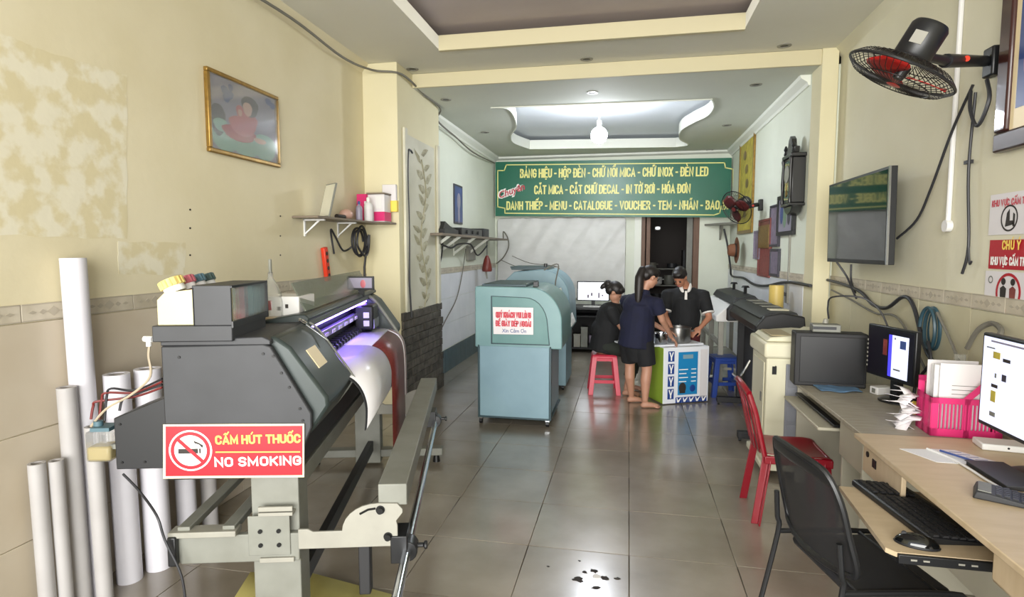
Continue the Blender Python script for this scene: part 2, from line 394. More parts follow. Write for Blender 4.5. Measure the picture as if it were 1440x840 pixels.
wl2 = st(bx('wall_left_rear', (XL2-.15, YM, 0), (XL2, YB, ZC2+.2), 'pale_plaster', bev=0))
wr2 = st(bx('wall_right_rear', (XR2, YM, 0), (XR2+.3, YB, ZC2+.2), 'pale_plaster', bev=0))
# back wall with the doorway
DX0, DX1, DZ = .22, 1.22, 2.45
wb = st(MB().box((XL2-.15, YB, 0), (DX0, YB+.15, ZC2+.2)).box((DX1, YB, 0), (XR2+.3, YB+.15, ZC2+.2)).box((DX0, YB, DZ), (DX1, YB+.15, ZC2+.2)).build('wall_back', 'pale_plaster'))
# corridor beyond
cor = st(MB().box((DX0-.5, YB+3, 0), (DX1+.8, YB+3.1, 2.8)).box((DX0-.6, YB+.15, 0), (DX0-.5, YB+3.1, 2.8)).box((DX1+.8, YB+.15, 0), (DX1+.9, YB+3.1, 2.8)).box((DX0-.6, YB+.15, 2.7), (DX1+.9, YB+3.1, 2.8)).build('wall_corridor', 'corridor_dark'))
# columns
cl = st(bx('wall_left_column', (XL, 5.6, 0), (-2.28, 6.9, ZC-.001), 'column_yellow', bev=.006))
cr = st(bx('wall_right_column', (XR2-.004, 6.0, 0), (1.87, 6.3, ZC-.001), 'column_yellow', bev=.006))
# ceilings: 2D filled curves so the tray openings are real holes
def plate(name, outer, holes, z0, z1, m):
    cu = bpy.data.curves.new(name, 'CURVE'); cu.dimensions = '2D'; cu.fill_mode = 'BOTH'; cu.extrude = (z1-z0)/2
    for ring in [outer]+holes:
        sp = cu.splines.new('POLY'); sp.points.add(len(ring)-1); sp.use_cyclic_u = True
        for k, p in enumerate(ring): sp.points[k].co = (p[0], p[1], 0, 1)
    t = bpy.data.objects.new('t', cu); C.objects.link(t); bpy.context.view_layer.update()
    me = bpy.data.meshes.new_from_object(t.evaluated_get(bpy.context.evaluated_depsgraph_get())); bpy.data.objects.remove(t)
    me.materials.clear(); me.materials.append(K(m)); o = bpy.data.objects.new(name, me); C.objects.link(o); o.location = (0, 0, (z0+z1)/2); return o
TX0, TX1, TY0, TY1 = -1.76, .93, .8, 5.36
ce = st(plate('ceiling', [(XL, Y0), (XR, Y0), (XR, YM), (XL, YM)], [[(TX0, TY0), (TX1, TY0), (TX1, TY1), (TX0, TY1)]], ZC, ZC+.12, 'ceiling_grey'))
st(bx('ceiling_tray', (TX0-.3, TY0-.3, ZC+.2), (TX1+.3, TY1+.3, ZC+.28), 'tray_mauve', bev=0))
st(MB().box((TX0+.0, TY1-.015, ZC-.012), (TX1, TY1+.03, ZC+.115)).box((TX0-.03, TY1, ZC+.115), (TX1+.03, TY1+.2, ZC+.13)).build('trim_1', 'tray_trim'))
st(MB().box((TX0-.35, TY0-.3, ZC+.1), (TX0-.3, TY1+.35, ZC+.28)).box((TX1+.3, TY0-.3, ZC+.1), (TX1+.35, TY1+.35, ZC+.28)).box((TX0-.3, TY1+.3, ZC+.1), (TX1+.3, TY1+.35, ZC+.28)).build('trim_2', 'ceiling_grey'))
st(bx('trim_3', (-2.28, YM-.03, ZC2-.004), (XR2+.06, YM-.002, ZC-.002), 'tray_trim', bev=.004))        # beam face
hole = [P(*p, Z=ZC2).xy for p in [(690, 151), (712, 152), (722, 162), (726, 178), (719, 190), (722, 200), (745, 209), (840, 208), (950, 206), (968, 203), (956, 195), (958, 183), (975, 172), (995, 162), (1004, 150), (1001, 139)]]
hole = [tuple(v) for v in spline([Vector((p[0], p[1], 0)) for p in hole[:7]], 5)] + [tuple(v) for v in spline([Vector((p[0], p[1], 0)) for p in hole[8:]], 5)]
hole = [(p[0], p[1]) for p in hole]
ce2 = st(plate('ceiling_rear', [(XL2-.2, YM), (XR2+.3, YM), (XR2+.3, YB), (XL2-.2, YB)], [hole], ZC2, ZC2+.13, 'ceiling_rear'))
st(bx('ceiling_rear_tray', (-2.5, 6.4, ZC2+.2), (1.5, 10.7, ZC2+.25), 'tray_white', bev=0))
hm = MB(); nH = len(hole)
for i in range(nH):
    a = Vector((*hole[i], 0)); b = Vector((*hole[(i+1) % nH], 0)); d = (b-a)
    if d.length > .001:
        nrm = Vector((-d.y, d.x, 0)).normalized()*.006
        hm.add([a-nrm+Vector((0, 0, ZC2-.012)), b-nrm+Vector((0, 0, ZC2-.012)), b+nrm+Vector((0, 0, ZC2-.012)), a+nrm+Vector((0, 0, ZC2-.012)), a-nrm+Vector((0, 0, ZC2+.14)), b-nrm+Vector((0, 0, ZC2+.14)), b+nrm+Vector((0, 0, ZC2+.14)), a+nrm+Vector((0, 0, ZC2+.14))],
               [(0, 3, 2, 1), (4, 5, 6, 7), (0, 1, 5, 4), (1, 2, 6, 5), (2, 3, 7, 6), (3, 0, 4, 7)])
st(hm.build('trim_4', 'trim_white', smooth=False))
# cornices
st(MB().prism([(XL2, ZC2), (XL2+.10, ZC2), (XL2+.09, ZC2-.03), (XL2+.03, ZC2-.07), (XL2+.02, ZC2-.1), (XL2, ZC2-.1)], 'y', 6.9, YB).build('trim_5', 'trim_white'))
st(MB().prism([(XR2, ZC2), (XR2-.10, ZC2), (XR2-.09, ZC2-.03), (XR2-.03, ZC2-.07), (XR2-.02, ZC2-.1), (XR2, ZC2-.1)], 'y', YM+.3, YB).build('trim_6', 'trim_white'))
st(MB().prism([(YB, ZC2), (YB-.10, ZC2), (YB-.09, ZC2-.03), (YB-.03, ZC2-.05), (YB, ZC2-.05)], 'x', XL2, XR2).build('trim_7', 'trim_white'))
st(MB().prism([(XL, ZC), (XL+.07, ZC), (XL+.06, ZC-.03), (XL+.02, ZC-.06), (XL, ZC-.09)], 'y', Y0, 5.6).build('trim_8', 'cream_plaster'))
st(MB().prism([(XR, ZC), (XR-.06, ZC), (XR-.05, ZC-.02), (XR-.02, ZC-.05), (XR, ZC-.08)], 'y', Y0, YM).build('trim_9', 'cream_plaster_right'))

# wall tiles (each a piece of its wall)
_tm = {}
def wtile(wall, side, X, y0, y1, z0, z1, m, th=.008, name='tile', g=.002):
    key = (side, round(y1-y0, 3), round(z1-z0, 3), m)
    s = 1 if side == 'L' else -1
    if key not in _tm:
        o = MB().box((0, g, g), (s*th, y1-y0-g, z1-z0-g)).build(name, m, wall); bm = bmesh.new(); bm.from_mesh(o.data)
        bmesh.ops.bevel(bm, geom=bm.edges[:], offset=.0015, segments=1, affect='EDGES'); bm.to_mesh(o.data); bm.free(); _tm[key] = o.data
    else:
        o = bpy.data.objects.new(name, _tm[key]); C.objects.link(o); o.parent = wall
    o.location = Vector((X+s*random.uniform(0, .0012), y0, z0)) - wall.location; return o
def dado(wall, side, X, ya, yb, rows, ph, wd_, m, band=True, step=.3):
    y = ph
    while y > ya: y -= wd_
    while y < yb:
        a, b = max(y, ya), min(y+wd_, yb)
        if b-a > .03:
            for z0, z1 in rows: wtile(wall, side, X, a, b, z0, z1, m)
        y += wd_
    if band:
        s = 1 if side == 'L' else -1; y = ya; k = 0
        while y < yb-.02:
            b = min(y+step, yb); t = wtile(wall, side, X, y, b, 1.375, 1.46, 'band_tile', name='border_tile')
            mb = MB(); c = (b-y)/2; x = s*.010
            for (cy, cz, w_, h_) in ((c, .0425, .03, .024), (c-.052, .0425, .018, .012), (c+.052, .0425, .018, .012), (c-.1, .0425, .02, .008), (c+.1, .0425, .02, .008)):
                if cy-w_ > 0 and cy+w_ < b-y: mb.prism([(cy-w_, cz), (cy, cz-h_), (cy+w_, cz), (cy, cz+h_)], 'x', s*.006, x)
            mb.box((s*.006, .003, .003), (s*.0095, b-y-.003, .008)).box((s*.006, .003, .077), (s*.0095, b-y-.003, .082)).build('motif', 'band_motif', t)
            y += step
dado(wl, 'L', XL, Y0+1.5, 5.6, [(0, .385), (.385, .88), (.88, 1.375)], 2.345, .6, 'wall_tile')
dado(wr, 'R', XR, 1.6, 6.05, [(0, .385), (.385, .88), (.88, 1.375)], 1.9, .6, 'wall_tile_right')
dado(wl2, 'L', XL2, 6.9, YB, [(.33, .68), (.68, 1.03), (1.03, 1.375)], 6.9, .5, 'white_tile')
dado(wr2, 'R', XR2, 6.3, YB, [(.0, .38), (.38, .88), (.88, 1.375)], 6.3, .6, 'white_tile')
y = 6.9
while y < YB-.05:
    wtile(wl2, 'L', XL2, y, min(y+.25, YB), 0, .32, 'teal_base', th=.014, name='base_tile'); y += .25
# column relief and stone base on the inner face of the left column
for (a, b) in ((5.72, 5.80), (6.76, 6.84)):
    MB().box((-2.28, a, 1.05), (-2.25, b, 2.95)).build('moulding', 'column_marble', cl, world=True, bev=.006)
MB().box((-2.28, 5.78, 1.0), (-2.272, 6.7, 2.9)).build('relief_panel', 'column_marble', cl, world=True, bev=.004)
rv = MB(); random.seed(3)
stem = [(-2.266, 6.28+.09*math.sin(k*.9), 1.05+k*.15) for k in range(12)]
rv.tube(stem, .008, 6, sm=4)
rv.build('vine_stem', 'relief', cl, world=True)
for k in range(12):
    for s in (-1, 1):
        y = 6.28+.09*math.sin(k*.9); z = 1.05+k*.15+.05*s; L = random.uniform(.17, .27); a = random.uniform(.3, .9)*s
        e = (y+s*L*math.cos(a*.6), z+L*abs(math.sin(a))*.7)
        d = Vector((0, e[0]-y, e[1]-z)); nn = Vector((0, -d.z, d.y)).normalized()*random.uniform(.035, .055); o_ = Vector((-2.27, y, z))
        pts = [o_, o_+d*.35+nn, o_+d*.75+nn*.7, o_+d, o_+d*.7-nn*.6, o_+d*.3-nn]
        MB().add(pts+[o_+d*.5+Vector((.022, 0, 0))], [(i, (i+1) % 6, 6) for i in range(6)]+[(5, 4, 3, 2, 1, 0)]).build('vine_leaf', 'relief', cl, world=True)
for r in range(12):
    z = r*.088; y = 5.62 - (.12 if r % 2 else 0)
    while y < 6.88:
        w_ = random.uniform(.18, .3); a, b = max(y, 5.61), min(y+w_, 6.9)
        if b-a > .04: MB().box((-2.28, a+.003, z+.003), (-2.262+random.uniform(0, .018), b-.003, z+.085)).build('stone', 'rough_stone', cl, world=True, bev=.004)
        y += w_
# door casing in the back wall
d1 = st(MB().box((DX0-.12, YB-.03, 0), (DX0, YB+.02, DZ+.02)).build('door_1', 'trim_white', bev=.004))
MB().box((DX0, YB+.02, 0), (DX0+.07, YB+.15, DZ)).box((DX1-.10, YB+.0, 0), (DX1, YB+.14, DZ)).build('door_frame', 'brown_wood', d1, world=True, bev=.004)
MB().box((DX0+.09, YB+.05, 0), (DX0+.16, YB+.10, DZ)).build('door_leaf_edge', 'brown_wood', d1, world=True, bev=.004)
MB().box((DX1-.2, YB+.16, 0), (DX1-.02, YB+.2, DZ)).build('curtain_panel', 'stand_grey', d1, world=True, bev=.004)
st(bx('trim_10', (XR2-.02, 10.3, 0), (XR2, 10.36, 1.375), 'trim_white'))

# downlights
dl = None
for (px, py, z, lb) in [(580, 97, ZC, 'round recessed downlight in the front ceiling nearest the left column'), (825, 83, ZC, 'round recessed downlight midway between the mauve tray and the beam'), (1103, 64, ZC, 'round recessed downlight in the front ceiling towards the right column'),
                        (627, 140, ZC2, 'round recessed downlight in the rear ceiling just past the left column'), (833, 130, ZC2, 'round recessed downlight in the rear ceiling just behind the beam centre'), (1063, 119, ZC2, 'round recessed downlight in the rear ceiling near the right wall behind beam'),
                        (682, 186, ZC2, 'dim recessed downlight left of the curved white tray'), (1022, 176, ZC2, 'dim recessed downlight right of the curved white tray'), (998, 211, ZC2, 'far recessed downlight between curved tray and banner, right side')]:
    c = P(px, py, Z=z)
    if dl is None:
        dl = thing('downlight', lb, 'ceiling light', c, group='recessed downlights in the ceiling')
        MB().lathe([(.035, .0), (.038, -.006), (.062, -.006), (.062, 0.001)], 20, cap=False).build('rim', 'plate_white', dl); MB().lathe([(.001, -.001), (.036, -.001)], 20, cap=False).build('lens', 'darker_metal', dl)
    else: dup(dl, c, label=lb)
# bulb
bc = Vector((-.4, 7.8, 3.2))
t = thing('light_bulb', 'bright round white bulb hanging from a holder in the curved tray', 'light', (bc.x, bc.y, ZC2+.2))
MB().ball((0, 0, -.43), .105, 24, 16).build('globe', 'bulb', t)
MB().lathe([(.022, -.34), (.03, -.33), (.03, -.25), (.02, -.24)], 16).build('socket', 'paper_white', t)
MB().lathe([(.1, -.001), (.1, -.012), (.04, -.03), (.012, -.035), (.01, -.25)], 20).build('ceiling_rose', 'trim_white', t)

# ================================================================== BANNER
bt = thing('banner', 'long green banner with three rows of cream lettering on the back wall', 'banner', (-.4, 10.68, 2.3))
B = [P(697, 228, Y=10.66), P(1034, 222, Y=10.66), P(1034, 306, Y=10.66), P(697, 304, Y=10.66)]
B[1].x = 1.70; B[2].x = 1.70
quad('banner_sheet', B, 'banner_green', bt, th=.012)
def BP(px, py, off=.014): return P(px, py, Y=10.66-off)
def bstrip(pts, w_, name='border_line'):
    mb = MB(); pts = [Vector(p) for p in pts]
    for a, b in zip(pts, pts[1:]):
        d = (b-a).normalized(); n = Vector((-d.z, 0, d.x))*w_/2; mb.add([a-n-d*w_/2, b-n+d*w_/2, b+n+d*w_/2, a+n-d*w_/2], [(0, 1, 2, 3)])
    return mb.build(name, 'banner_letters', bt, world=True, smooth=False)
bstrip([BP(700, 240), BP(700, 291), BP(710, 293), BP(710, 300), BP(1004, 302.5), BP(1012, 300), BP(1014, 290), BP(1031, 288), BP(1031, 238), BP(1020, 236), BP(1019, 229), BP(712, 232), BP(709, 240), BP(700, 240)], .018)
def bline(txt, x0, y0, x1, y1, h):
    a = BP(x0, y0); b = BP(x1, y1); ang = math.atan2(b.z-a.z, b.x-a.x)
    return stroke('lettering', txt, (b-a).length, h, 'banner_letters', bt, Matrix.Translation(a) @ Matrix.Rotation(-ang, 4, 'Y'))
bline('BẢNG HIỆU - HỘP ĐÈN - CHỮ NỔI MICA - CHỮ INOX - ĐÈN LED', 731, 250.5, 996, 248, .165)
bline('CẮT MICA - CẮT CHỮ DECAL - IN TỜ RƠI - HÓA ĐƠN', 751, 273.5, 971, 272, .165)
bline('DANH THIẾP - MENU - CATALOGUE - VOUCHER - TEM - NHÃN - BAO BÌ', 712, 295.5, 1024, 295, .16)
a = BP(703, 279); b = BP(739, 266); ang = math.atan2(b.z-a.z, b.x-a.x)
letters('lettering', 'Chuyên', (b-a).length*1.04, .135, 'white_letters', bt, Matrix.Translation(a+Vector((-.02, 0, -.01))) @ Matrix.Rotation(-ang, 4, 'Y'), bold=.085, shear=.3)['label'] = 'white outline of slanted word'
letters('lettering', 'Chuyên', (b-a).length, .12, 'red_letters', bt, Matrix.Translation(a) @ Matrix.Rotation(-ang, 4, 'Y'), bold=.02, shear=.3, ex=.003)['label'] = 'slanted red word'

# ================================================================== LEFT WALL
# pale residue of a removed poster
def blob(pts, jit, n, seed):
    random.seed(seed); out = []
    for i in range(len(pts)):
        a = Vector(pts[i]); b = Vector(pts[(i+1) % len(pts)])
        for k in range(n): 
            p = a.lerp(b, k/n); out.append(p+Vector((0, random.uniform(-jit, jit), random.uniform(-jit, jit))))
    return out
XW = XL+.0015
pr = [P(0, 92, X=XL), P(178, 105, X=XL), P(178, 335, X=XL), P(0, 332, X=XL)]
pr = [Vector((XL, 1.95, pr[0].z)), P(0, 45, X=XL), P(60, 70, X=XL), P(178, 106, X=XL), P(179, 336, X=XL), P(0, 331, X=XL), Vector((XL, 1.95, pr[3].z))]
o = quad('paper_residue', blob(pr, .006, 8, 1), 'residue', None, 0, .001); tag(o, 'large pale patch of torn poster paper stuck on the left wall', 'wall residue')
o = quad('paper_residue', blob([P(165, 340, X=XL), P(261, 341, X=XL), P(260, 386, X=XL), P(166, 386, X=XL)], .004, 6, 2), 'residue', None, 0, .001); tag(o, 'small pale rectangular paper patch below and right of the big patch', 'wall residue')
random.seed(5)
for k, (px, py) in enumerate([(267, 295), (267, 321), (267, 359), (394, 304), (394, 332), (394, 359)]):
    c = P(px, py, X=XL); o = MB().cone((XL, c.y, c.z), (XL+.004, c.y, c.z), .006, n=8).build('wall_plug', 'brown_stain')
    tag(o, '%s dark screw plug of the three in the %s column on the left wall' % (['upper', 'middle', 'lower'][k % 3], ['near', 'far'][k // 3]), 'wall plug', 'screw plugs left of the corner shelf')
# picture of a child
fr = [P(285, 92, X=XL), P(387, 137, X=XL), P(387, 237, X=XL), P(285, 210, X=XL)]
y0, y1 = fr[0].y, fr[1].y; z1, z0 = (fr[0].z+fr[1].z)/2, (fr[2].z+fr[3].z)/2
t = thing('picture_frame', 'gold framed photo of a child in red on the left wall', 'picture', (XL, (y0+y1)/2, z0))
w_ = .028
MB().box((XL, y0, z0+w_), (XL+.03, y0+w_, z1-w_)).box((XL, y1-w_, z0+w_), (XL+.03, y1, z1-w_)).box((XL, y0, z0), (XL+.03, y1, z0+w_)).box((XL, y0, z1-w_), (XL+.03, y1, z1)).build('frame', 'gold_frame', t, world=True, bev=.006)
def PY(u, v, x=.012): return Vector((XL+x, y0+w_+u*(y1-y0-2*w_), z0+w_+v*(z1-z0-2*w_)))
quad('print', [PY(0, 0, .008), PY(1, 0, .008), PY(1, 1, .008), PY(0, 1, .008)], 'photo_mauve', t, 0, .002)
def blobs(name, c, r, m, x, n=18, wob=.0):
    pts = [PY(c[0]+r[0]*(1+wob*math.sin(5*a_))*math.cos(a_), c[1]+r[1]*(1+wob*math.sin(3*a_))*math.sin(a_), x) for a_ in [2*PI*i/n for i in range(n)]]
    return quad(name, pts, m, t, 0, .0006)
for i, (c, r, m) in enumerate([((.12, .16), (.2, .18), 'photo_aqua'), ((.5, .12), (.25, .16), 'photo_aqua'), ((.85, .15), (.2, .2), 'photo_aqua'), ((.06, .42), (.1, .22), 'photo_dark'), ((.14, .35), (.1, .09), 'photo_aqua'), ((.4, .3), (.25, .11), 'photo_red'), ((.45, .42), (.2, .14), 'photo_rose'), ((.55, .52), (.13, .13), 'photo_rose'), ((.57, .74), (.13, .15), 'photo_dark'),
                               ((.53, .69), (.07, .1), 'photo_skin'), ((.41, .62), (.055, .09), 'photo_rose'), ((.41, .6), (.03, .05), 'photo_skin'), ((.2, .84), (.05, .06), 'photo_blue'), ((.27, .8), (.05, .06), 'photo_blue'), ((.22, .74), (.05, .06), 'photo_blue'), ((.28, .9), (.035, .05), 'photo_blue'), ((.86, .92), (.05, .05), 'photo_blue'), ((.93, .88), (.05, .05), 'photo_blue'), ((.7, .27), (.1, .04), 'photo_skin')]):
    ci = [min(max(c[k], r[k]+.005), 1-r[k]-.005) for k in (0, 1)]
    blobs('printed_shape', ci, r, m, .0105+i*.0007, wob=.08)
MB().box((XL+.026, y0+w_, z0+w_), (XL+.0275, y1-w_, z1-w_)).build('glass', 'glass_clear', t, world=True)

# ceiling cable along the left corner
pts = [Vector((XL+.09, 1.2, ZC-.1)), Vector((XL+.09, 3.0, ZC-.13)), Vector((XL+.09, 4.2, ZC-.09)), Vector((XL+.1, 5.0, ZC-.13)), Vector((XL+.16, 5.5, ZC-.10)), Vector((-2.25, 5.65, ZC-.11)), Vector((-2.25, 6.3, ZC-.14)), Vector((-2.25, 6.88, ZC-.16)), Vector((-2.36, 7.1, ZC-.25)), Vector((-2.4, 8, ZC2-.14)), Vector((-2.4, 9, ZC2-.2)), Vector((-2.42, 10.5, ZC2-.14))]
tag(MB().tube(pts, .011, 8, sm=6).build('ceiling_cable', 'cable_grey'), 'long dusty cable strung along the left wall under the ceiling', 'cable')
# corner shelf
SZ = 1.93
s0, s1 = P(447, 303, X=-2.42), P(553, 315, X=-2.42)
ys0, ys1 = s0.y, 5.58; SZ = (s0.z+s1.z)/2
t = thing('wall_shelf', 'narrow dark shelf board on the left wall beside the yellow column', 'shelf', (XL, (ys0+ys1)/2, SZ-.2))
MB().prism([(XL, ys0), (-2.42, ys0), (-2.40, 5.3), (-2.30, 5.42), (-2.30, ys1), (XL, ys1)], 'z', SZ-.018, SZ).build('board', 'shelf_board', t, world=True, bev=.003)
for yy in (ys0+.18, ys0+.75):
    MB().box((XL+.001, yy-.012, SZ-.16), (XL+.012, yy+.012, SZ-.018)).box((XL, yy-.012, SZ-.032), (-2.46, yy+.012, SZ-.018)).prism([(XL+.01, SZ-.13), (XL+.01, SZ-.145), (-2.5, SZ-.03), (-2.52, SZ-.025)], 'y', yy-.004, yy+.004).build('bracket', 'paper_white', t, world=True, bev=.002)
def item(name, lb, cat, mb, m, **k): return tag(mb.build(name, m, **k), lb, cat)
# photo plaque leaning
yb = P(455, 300, X=-2.5).y
t = thing('photo_plaque', 'grey plaque leaning on the wall at the left end of the corner shelf', 'plaque', (-2.5, yb, SZ), rz=R(-38))
TL = Matrix.Rotation(R(-14), 4, 'X')
MB().box((-.10, 0, 0), (.10, .015, .29), TL).build('board', 'stand_grey', t, bev=.002)
MB().box((-.09, -.002, .01), (.09, .001, .28), TL).build('print', 'column_marble', t)
def bottle(x, y, z, r, h, m, capm, lb, name='bottle', label_m=None, g=None):
    t = thing(name, lb, 'bottle', (x, y, z), group=g)
    MB().lathe([(r*.9, 0), (r, .01), (r, h*.62), (r*.85, h*.72), (r*.35, h*.8), (r*.32, h*.86)], 16).build('body', m, t)
    MB().lathe([(r*.42, h*.84), (r*.42, h*.97), (r*.3, h)], 12).build('cap', capm, t)
    if label_m: MB().lathe([(r*1.02, h*.15), (r*1.02, h*.5)], 16, cap=False).build('wrap_label', label_m, t)
    return t
def sy(px, X=-2.5): return P(px, 305, X=X).y
ball = MB().ball((0, 0, .05), (.06, .07, .05)); 
for v in ball.v: v += Vector((-2.53, sy(487, -2.53), SZ))
item('cloth_bundle', 'crumpled beige bundle on the shelf beside the grey plaque', 'bundle', ball, 'photo_skin')
b2 = MB().cone((-2.5, sy(478)-.06, SZ+.02), (-2.5, sy(478)+.08, SZ+.02), .02, n=12); item('tape_roll', 'small dark roll lying between plaque and bundle on shelf', 'roll', b2, 'brown_stain')
bottle(-2.47, 5.10, SZ, .03, .18, 'photo_mauve', 'photo_blue', 'small white bottle with blue cap, leftmost bottle on corner shelf')
bottle(-2.455, 5.27, SZ, .042, .23, 'paper_white', 'trim_white', 'white squat bottle in front of the pink pack on corner shelf', label_m='sign_paper')
bx_ = thing('pink_carton', 'pink and white tall carton at the back of the corner shelf', 'carton', (-2.56, 5.40, SZ))
MB().box((-.05, -.06, 0), (.05, .06, .27)).build('body', 'pink_plastic', bx_, bev=.003); MB().box((.03, -.062, .1), (.052, .03, .2)).build('label_panel', 'paper_white', bx_)
bx_ = thing('jar_crate', 'clear packed container with pink labels at the right end of corner shelf', 'container', (-2.43, 5.46, SZ))
MB().box((-.09, -.08, 0), (.09, .08, .27)).build('body', 'sign_paper', bx_, bev=.01); MB().box((-.095, -.085, .27), (.095, .085, .285)).build('lid', 'shelf_board', bx_, bev=.003)
MB().box((-.02, -.083, .01), (.092, .083, .1)).build('pink_wrap', 'pink_plastic', bx_, bev=.003); MB().box((.0, -.0835, .13), (.06, -.079, .25)).build('label_panel', 'paper_white', bx_)
bx_ = thing('paper_bag', 'white paper bag with yellow base hanging at the column corner', 'bag', (-2.36, 5.57, SZ+.02))
MB().box((-.075, -.02, .1), (.07, .02, .36)).build('bag_body', 'sign_paper', bx_, bev=.004); MB().box((-.02, -.024, .09), (.08, .024, .2)).build('yellow_box', 'yellow_letters', bx_, bev=.003)
# red power strip & cable coil
c0 = P(468, 357, X=-2.6); c1 = P(464, 395, X=-2.6)
t = thing('power_strip', 'orange-red power strip hanging below the corner shelf', 'power strip', (-2.62, c1.y, c1.z-.0), rot=(R(10), 0, 0))
MB().box((-.02, -.03, 0), (.02, .03, .30)).build('body', 'orange_red', t, bev=.008)
for k in range(4): MB().cone((.019, 0, .05+.065*k), (.0215, 0, .05+.065*k), .018, n=14).build('socket', 'brown_stain', t)
yl = c0.y
MB().tube([(-2.62, yl+.06, c0.z), (-2.62, yl+.02, c0.z+.15), (-2.6, yl-.02, SZ-.09), (-2.6, yl+.06, SZ-.16), (-2.6, yl+.2, SZ-.28), (-2.6, yl+.38, SZ-.24)], .009, sm=6).build('supply_cord', 'cable', t, world=True)
cc = P(502, 340, X=-2.58)
mb = MB()
pts = [(-2.58+.012*k/8, cc.y+.13*math.cos(2*PI*k/16)*(1-.002*k), cc.z+.13*math.sin(2*PI*k/16)-(.02 if k > 16 else 0)*math.sin(k)) for k in range(50)]
pts += [(-2.57, cc.y+.13, cc.z-.25), (-2.57, cc.y+.14, cc.z-.5)]
tag(mb.tube(pts, .011, 8, sm=2).build('cable_coil', 'cable'), 'black cable coiled in loops hanging under the corner shelf', 'cable')
# cord down the ornate column
tag(MB().tube([(-2.25, 5.92, 2.72), (-2.25, 5.86, 2.74), (-2.25, 5.8, 2.70), (-2.25, 5.78, 2.4), (-2.25, 5.8, 1.9), (-2.24, 5.76, 1.4), (-2.2, 5.7, 1.0)], .01, sm=6).build('black_cord', 'cable'), 'black cord running down the carved column beside the vine relief', 'cable')

# ================================================================== TUBES leaning on the left wall
def roll(px0, px1, ytop, ybase, m, lb, X=None, hollow=True):
    pxc = (px0+px1)/2; b = P(pxc, ybase, Z=0); 
    if X is not None: b = Vector((X, b.y*X/b.x, 0))
    rr = (px1-px0)/2*b.y/820/1.02
    if b.x < XL+.085: b = P(pxc, ybase, X=XL+.085); b.z = 0
    elif b.x > XL+.1 and False: pass
    top = P(pxc, ytop, Y=b.y); h = top.z
    t = thing('paper_roll', lb, 'roll', (b.x, b.y, .0), rot=(0, R(-.6), R(random.uniform(0, 90))), group='rolls of print media standing against the left wall')
    MB().lathe([(rr*.55, 0), (rr, 0.0), (rr, h), (rr*.62, h), (rr*.6, h-.03), (rr*.6, .02), (rr*.55, 0)], 24, cap=False).build('sleeve', m, t)
    MB().lathe([(rr*.62, h*.0+.002), (rr*.62, h-.004), (rr*.5, h-.004), (rr*.5, .002)], 20, cap=False).build('core', 'tube_inside', t)
    return t
for a in [(118, 155, 363, 812, 'tube_white', 'tallest white media roll rising above the tile border'),
          (102, 132, 545, 850, 'tube_grey', 'grey mid-height media roll just left of the tallest roll'),
          (56, 83, 652, 870, 'tube_grey', 'leftmost short grey media roll on the floor'),
          (84, 107, 648, 868, 'tube_grey', 'second short grey media roll from the left end'),
          (135, 161, 600, 837, 'tube_grey', 'thin grey roll in front of the foot of the tallest roll', -2.45),
          (163, 203, 526, 815, 'tube_white', 'thick white media roll with open top behind the hoses'),
          (204, 245, 519, 797, 'tube_white', 'white media roll half hidden by the printer end panel'),
          (250, 281, 560, 765, 'tube_white', 'white roll seen below the printer, left of the diagonal bars'),
          (284, 309, 560, 742, 'tube_grey', 'thin pale roll farthest back below the printer')]:
    roll(*a)

# ================================================================== LARGE FORMAT PRINTER (left)
pt = thing('wide_format_printer', 'long dark grey wide-format printer on a grey stand along the left wall', 'printer', (-1.45, 2.1, 0), rz=R(15.1))
PM = wm(pt)
def p_(px, py, **k): return PL(px, py, PM, **k)
LEN = 2.5
ep = MB().prism([(-.40, .76), (-.40, 1.315), (-.0, 1.32), (.03, 1.31), (.185, 1.03), (.185, .97), (.10, .76)], 'y', 0, .03).build('end_panel', 'dark_metal', pt, bev=.006)
for k, (x, z) in enumerate([(.04, 1.27), (.07, 1.2), (.1, 1.14), (.14, 1.05), (.15, 1.0), (.15, .96), (.13, .9), (.12, .86), (.1, .82), (-.33, 1.27), (0, 1.28)]):
    MB().cone((x, -.004, z), (x, .002, z), .006, n=8).build('screw', 'bolt', ep)
ep2 = MB().prism([(-.40, .76), (-.40, 1.315), (-.0, 1.32), (.03, 1.31), (.185, 1.03), (.185, .97), (.10, .76)], 'y', LEN-.03, LEN).build('end_panel', 'dark_metal', pt, bev=.006)
MB().box((-.39, .03, .95), (-.05, LEN-.03, 1.30)).build('rear_housing', 'dark_metal', pt, bev=.01)
MB().prism([(-.40, 1.30), (-.40, 1.315), (-.02, 1.385), (.03, 1.385), (.05, 1.365), (.045, 1.35), (-.05, 1.32)], 'y', .5, LEN).build('top_beam', 'green_housing', pt, bev=.006)
MB().prism([(-.4, 1.316), (-.4, 1.335), (.0, 1.35), (.03, 1.335), (.03, 1.316)], 'y', .0, .52).build('top_plate', 'dark_metal', pt, bev=.004)
def hood(y0, y1, name='end_hood'):
    prof = [(-.08, 1.335), (.04, 1.345), (.10, 1.30), (.245, 1.09), (.25, 1.05), (.17, .93), (.12, .93), (.06, 1.0), (-.08, 1.0)]
    return MB().prism(prof, 'y', y0, y1).build(name, 'green_housing', pt, bev=.014)
h1 = hood(.032, .50); h2 = hood(LEN-.35, LEN-.032)
MB().prism([(.12, 1.262), (.175, 1.182), (.182, 1.187), (.127, 1.267)], 'y', .16, .30).build('notice_sticker', 'sign_cream', h1)
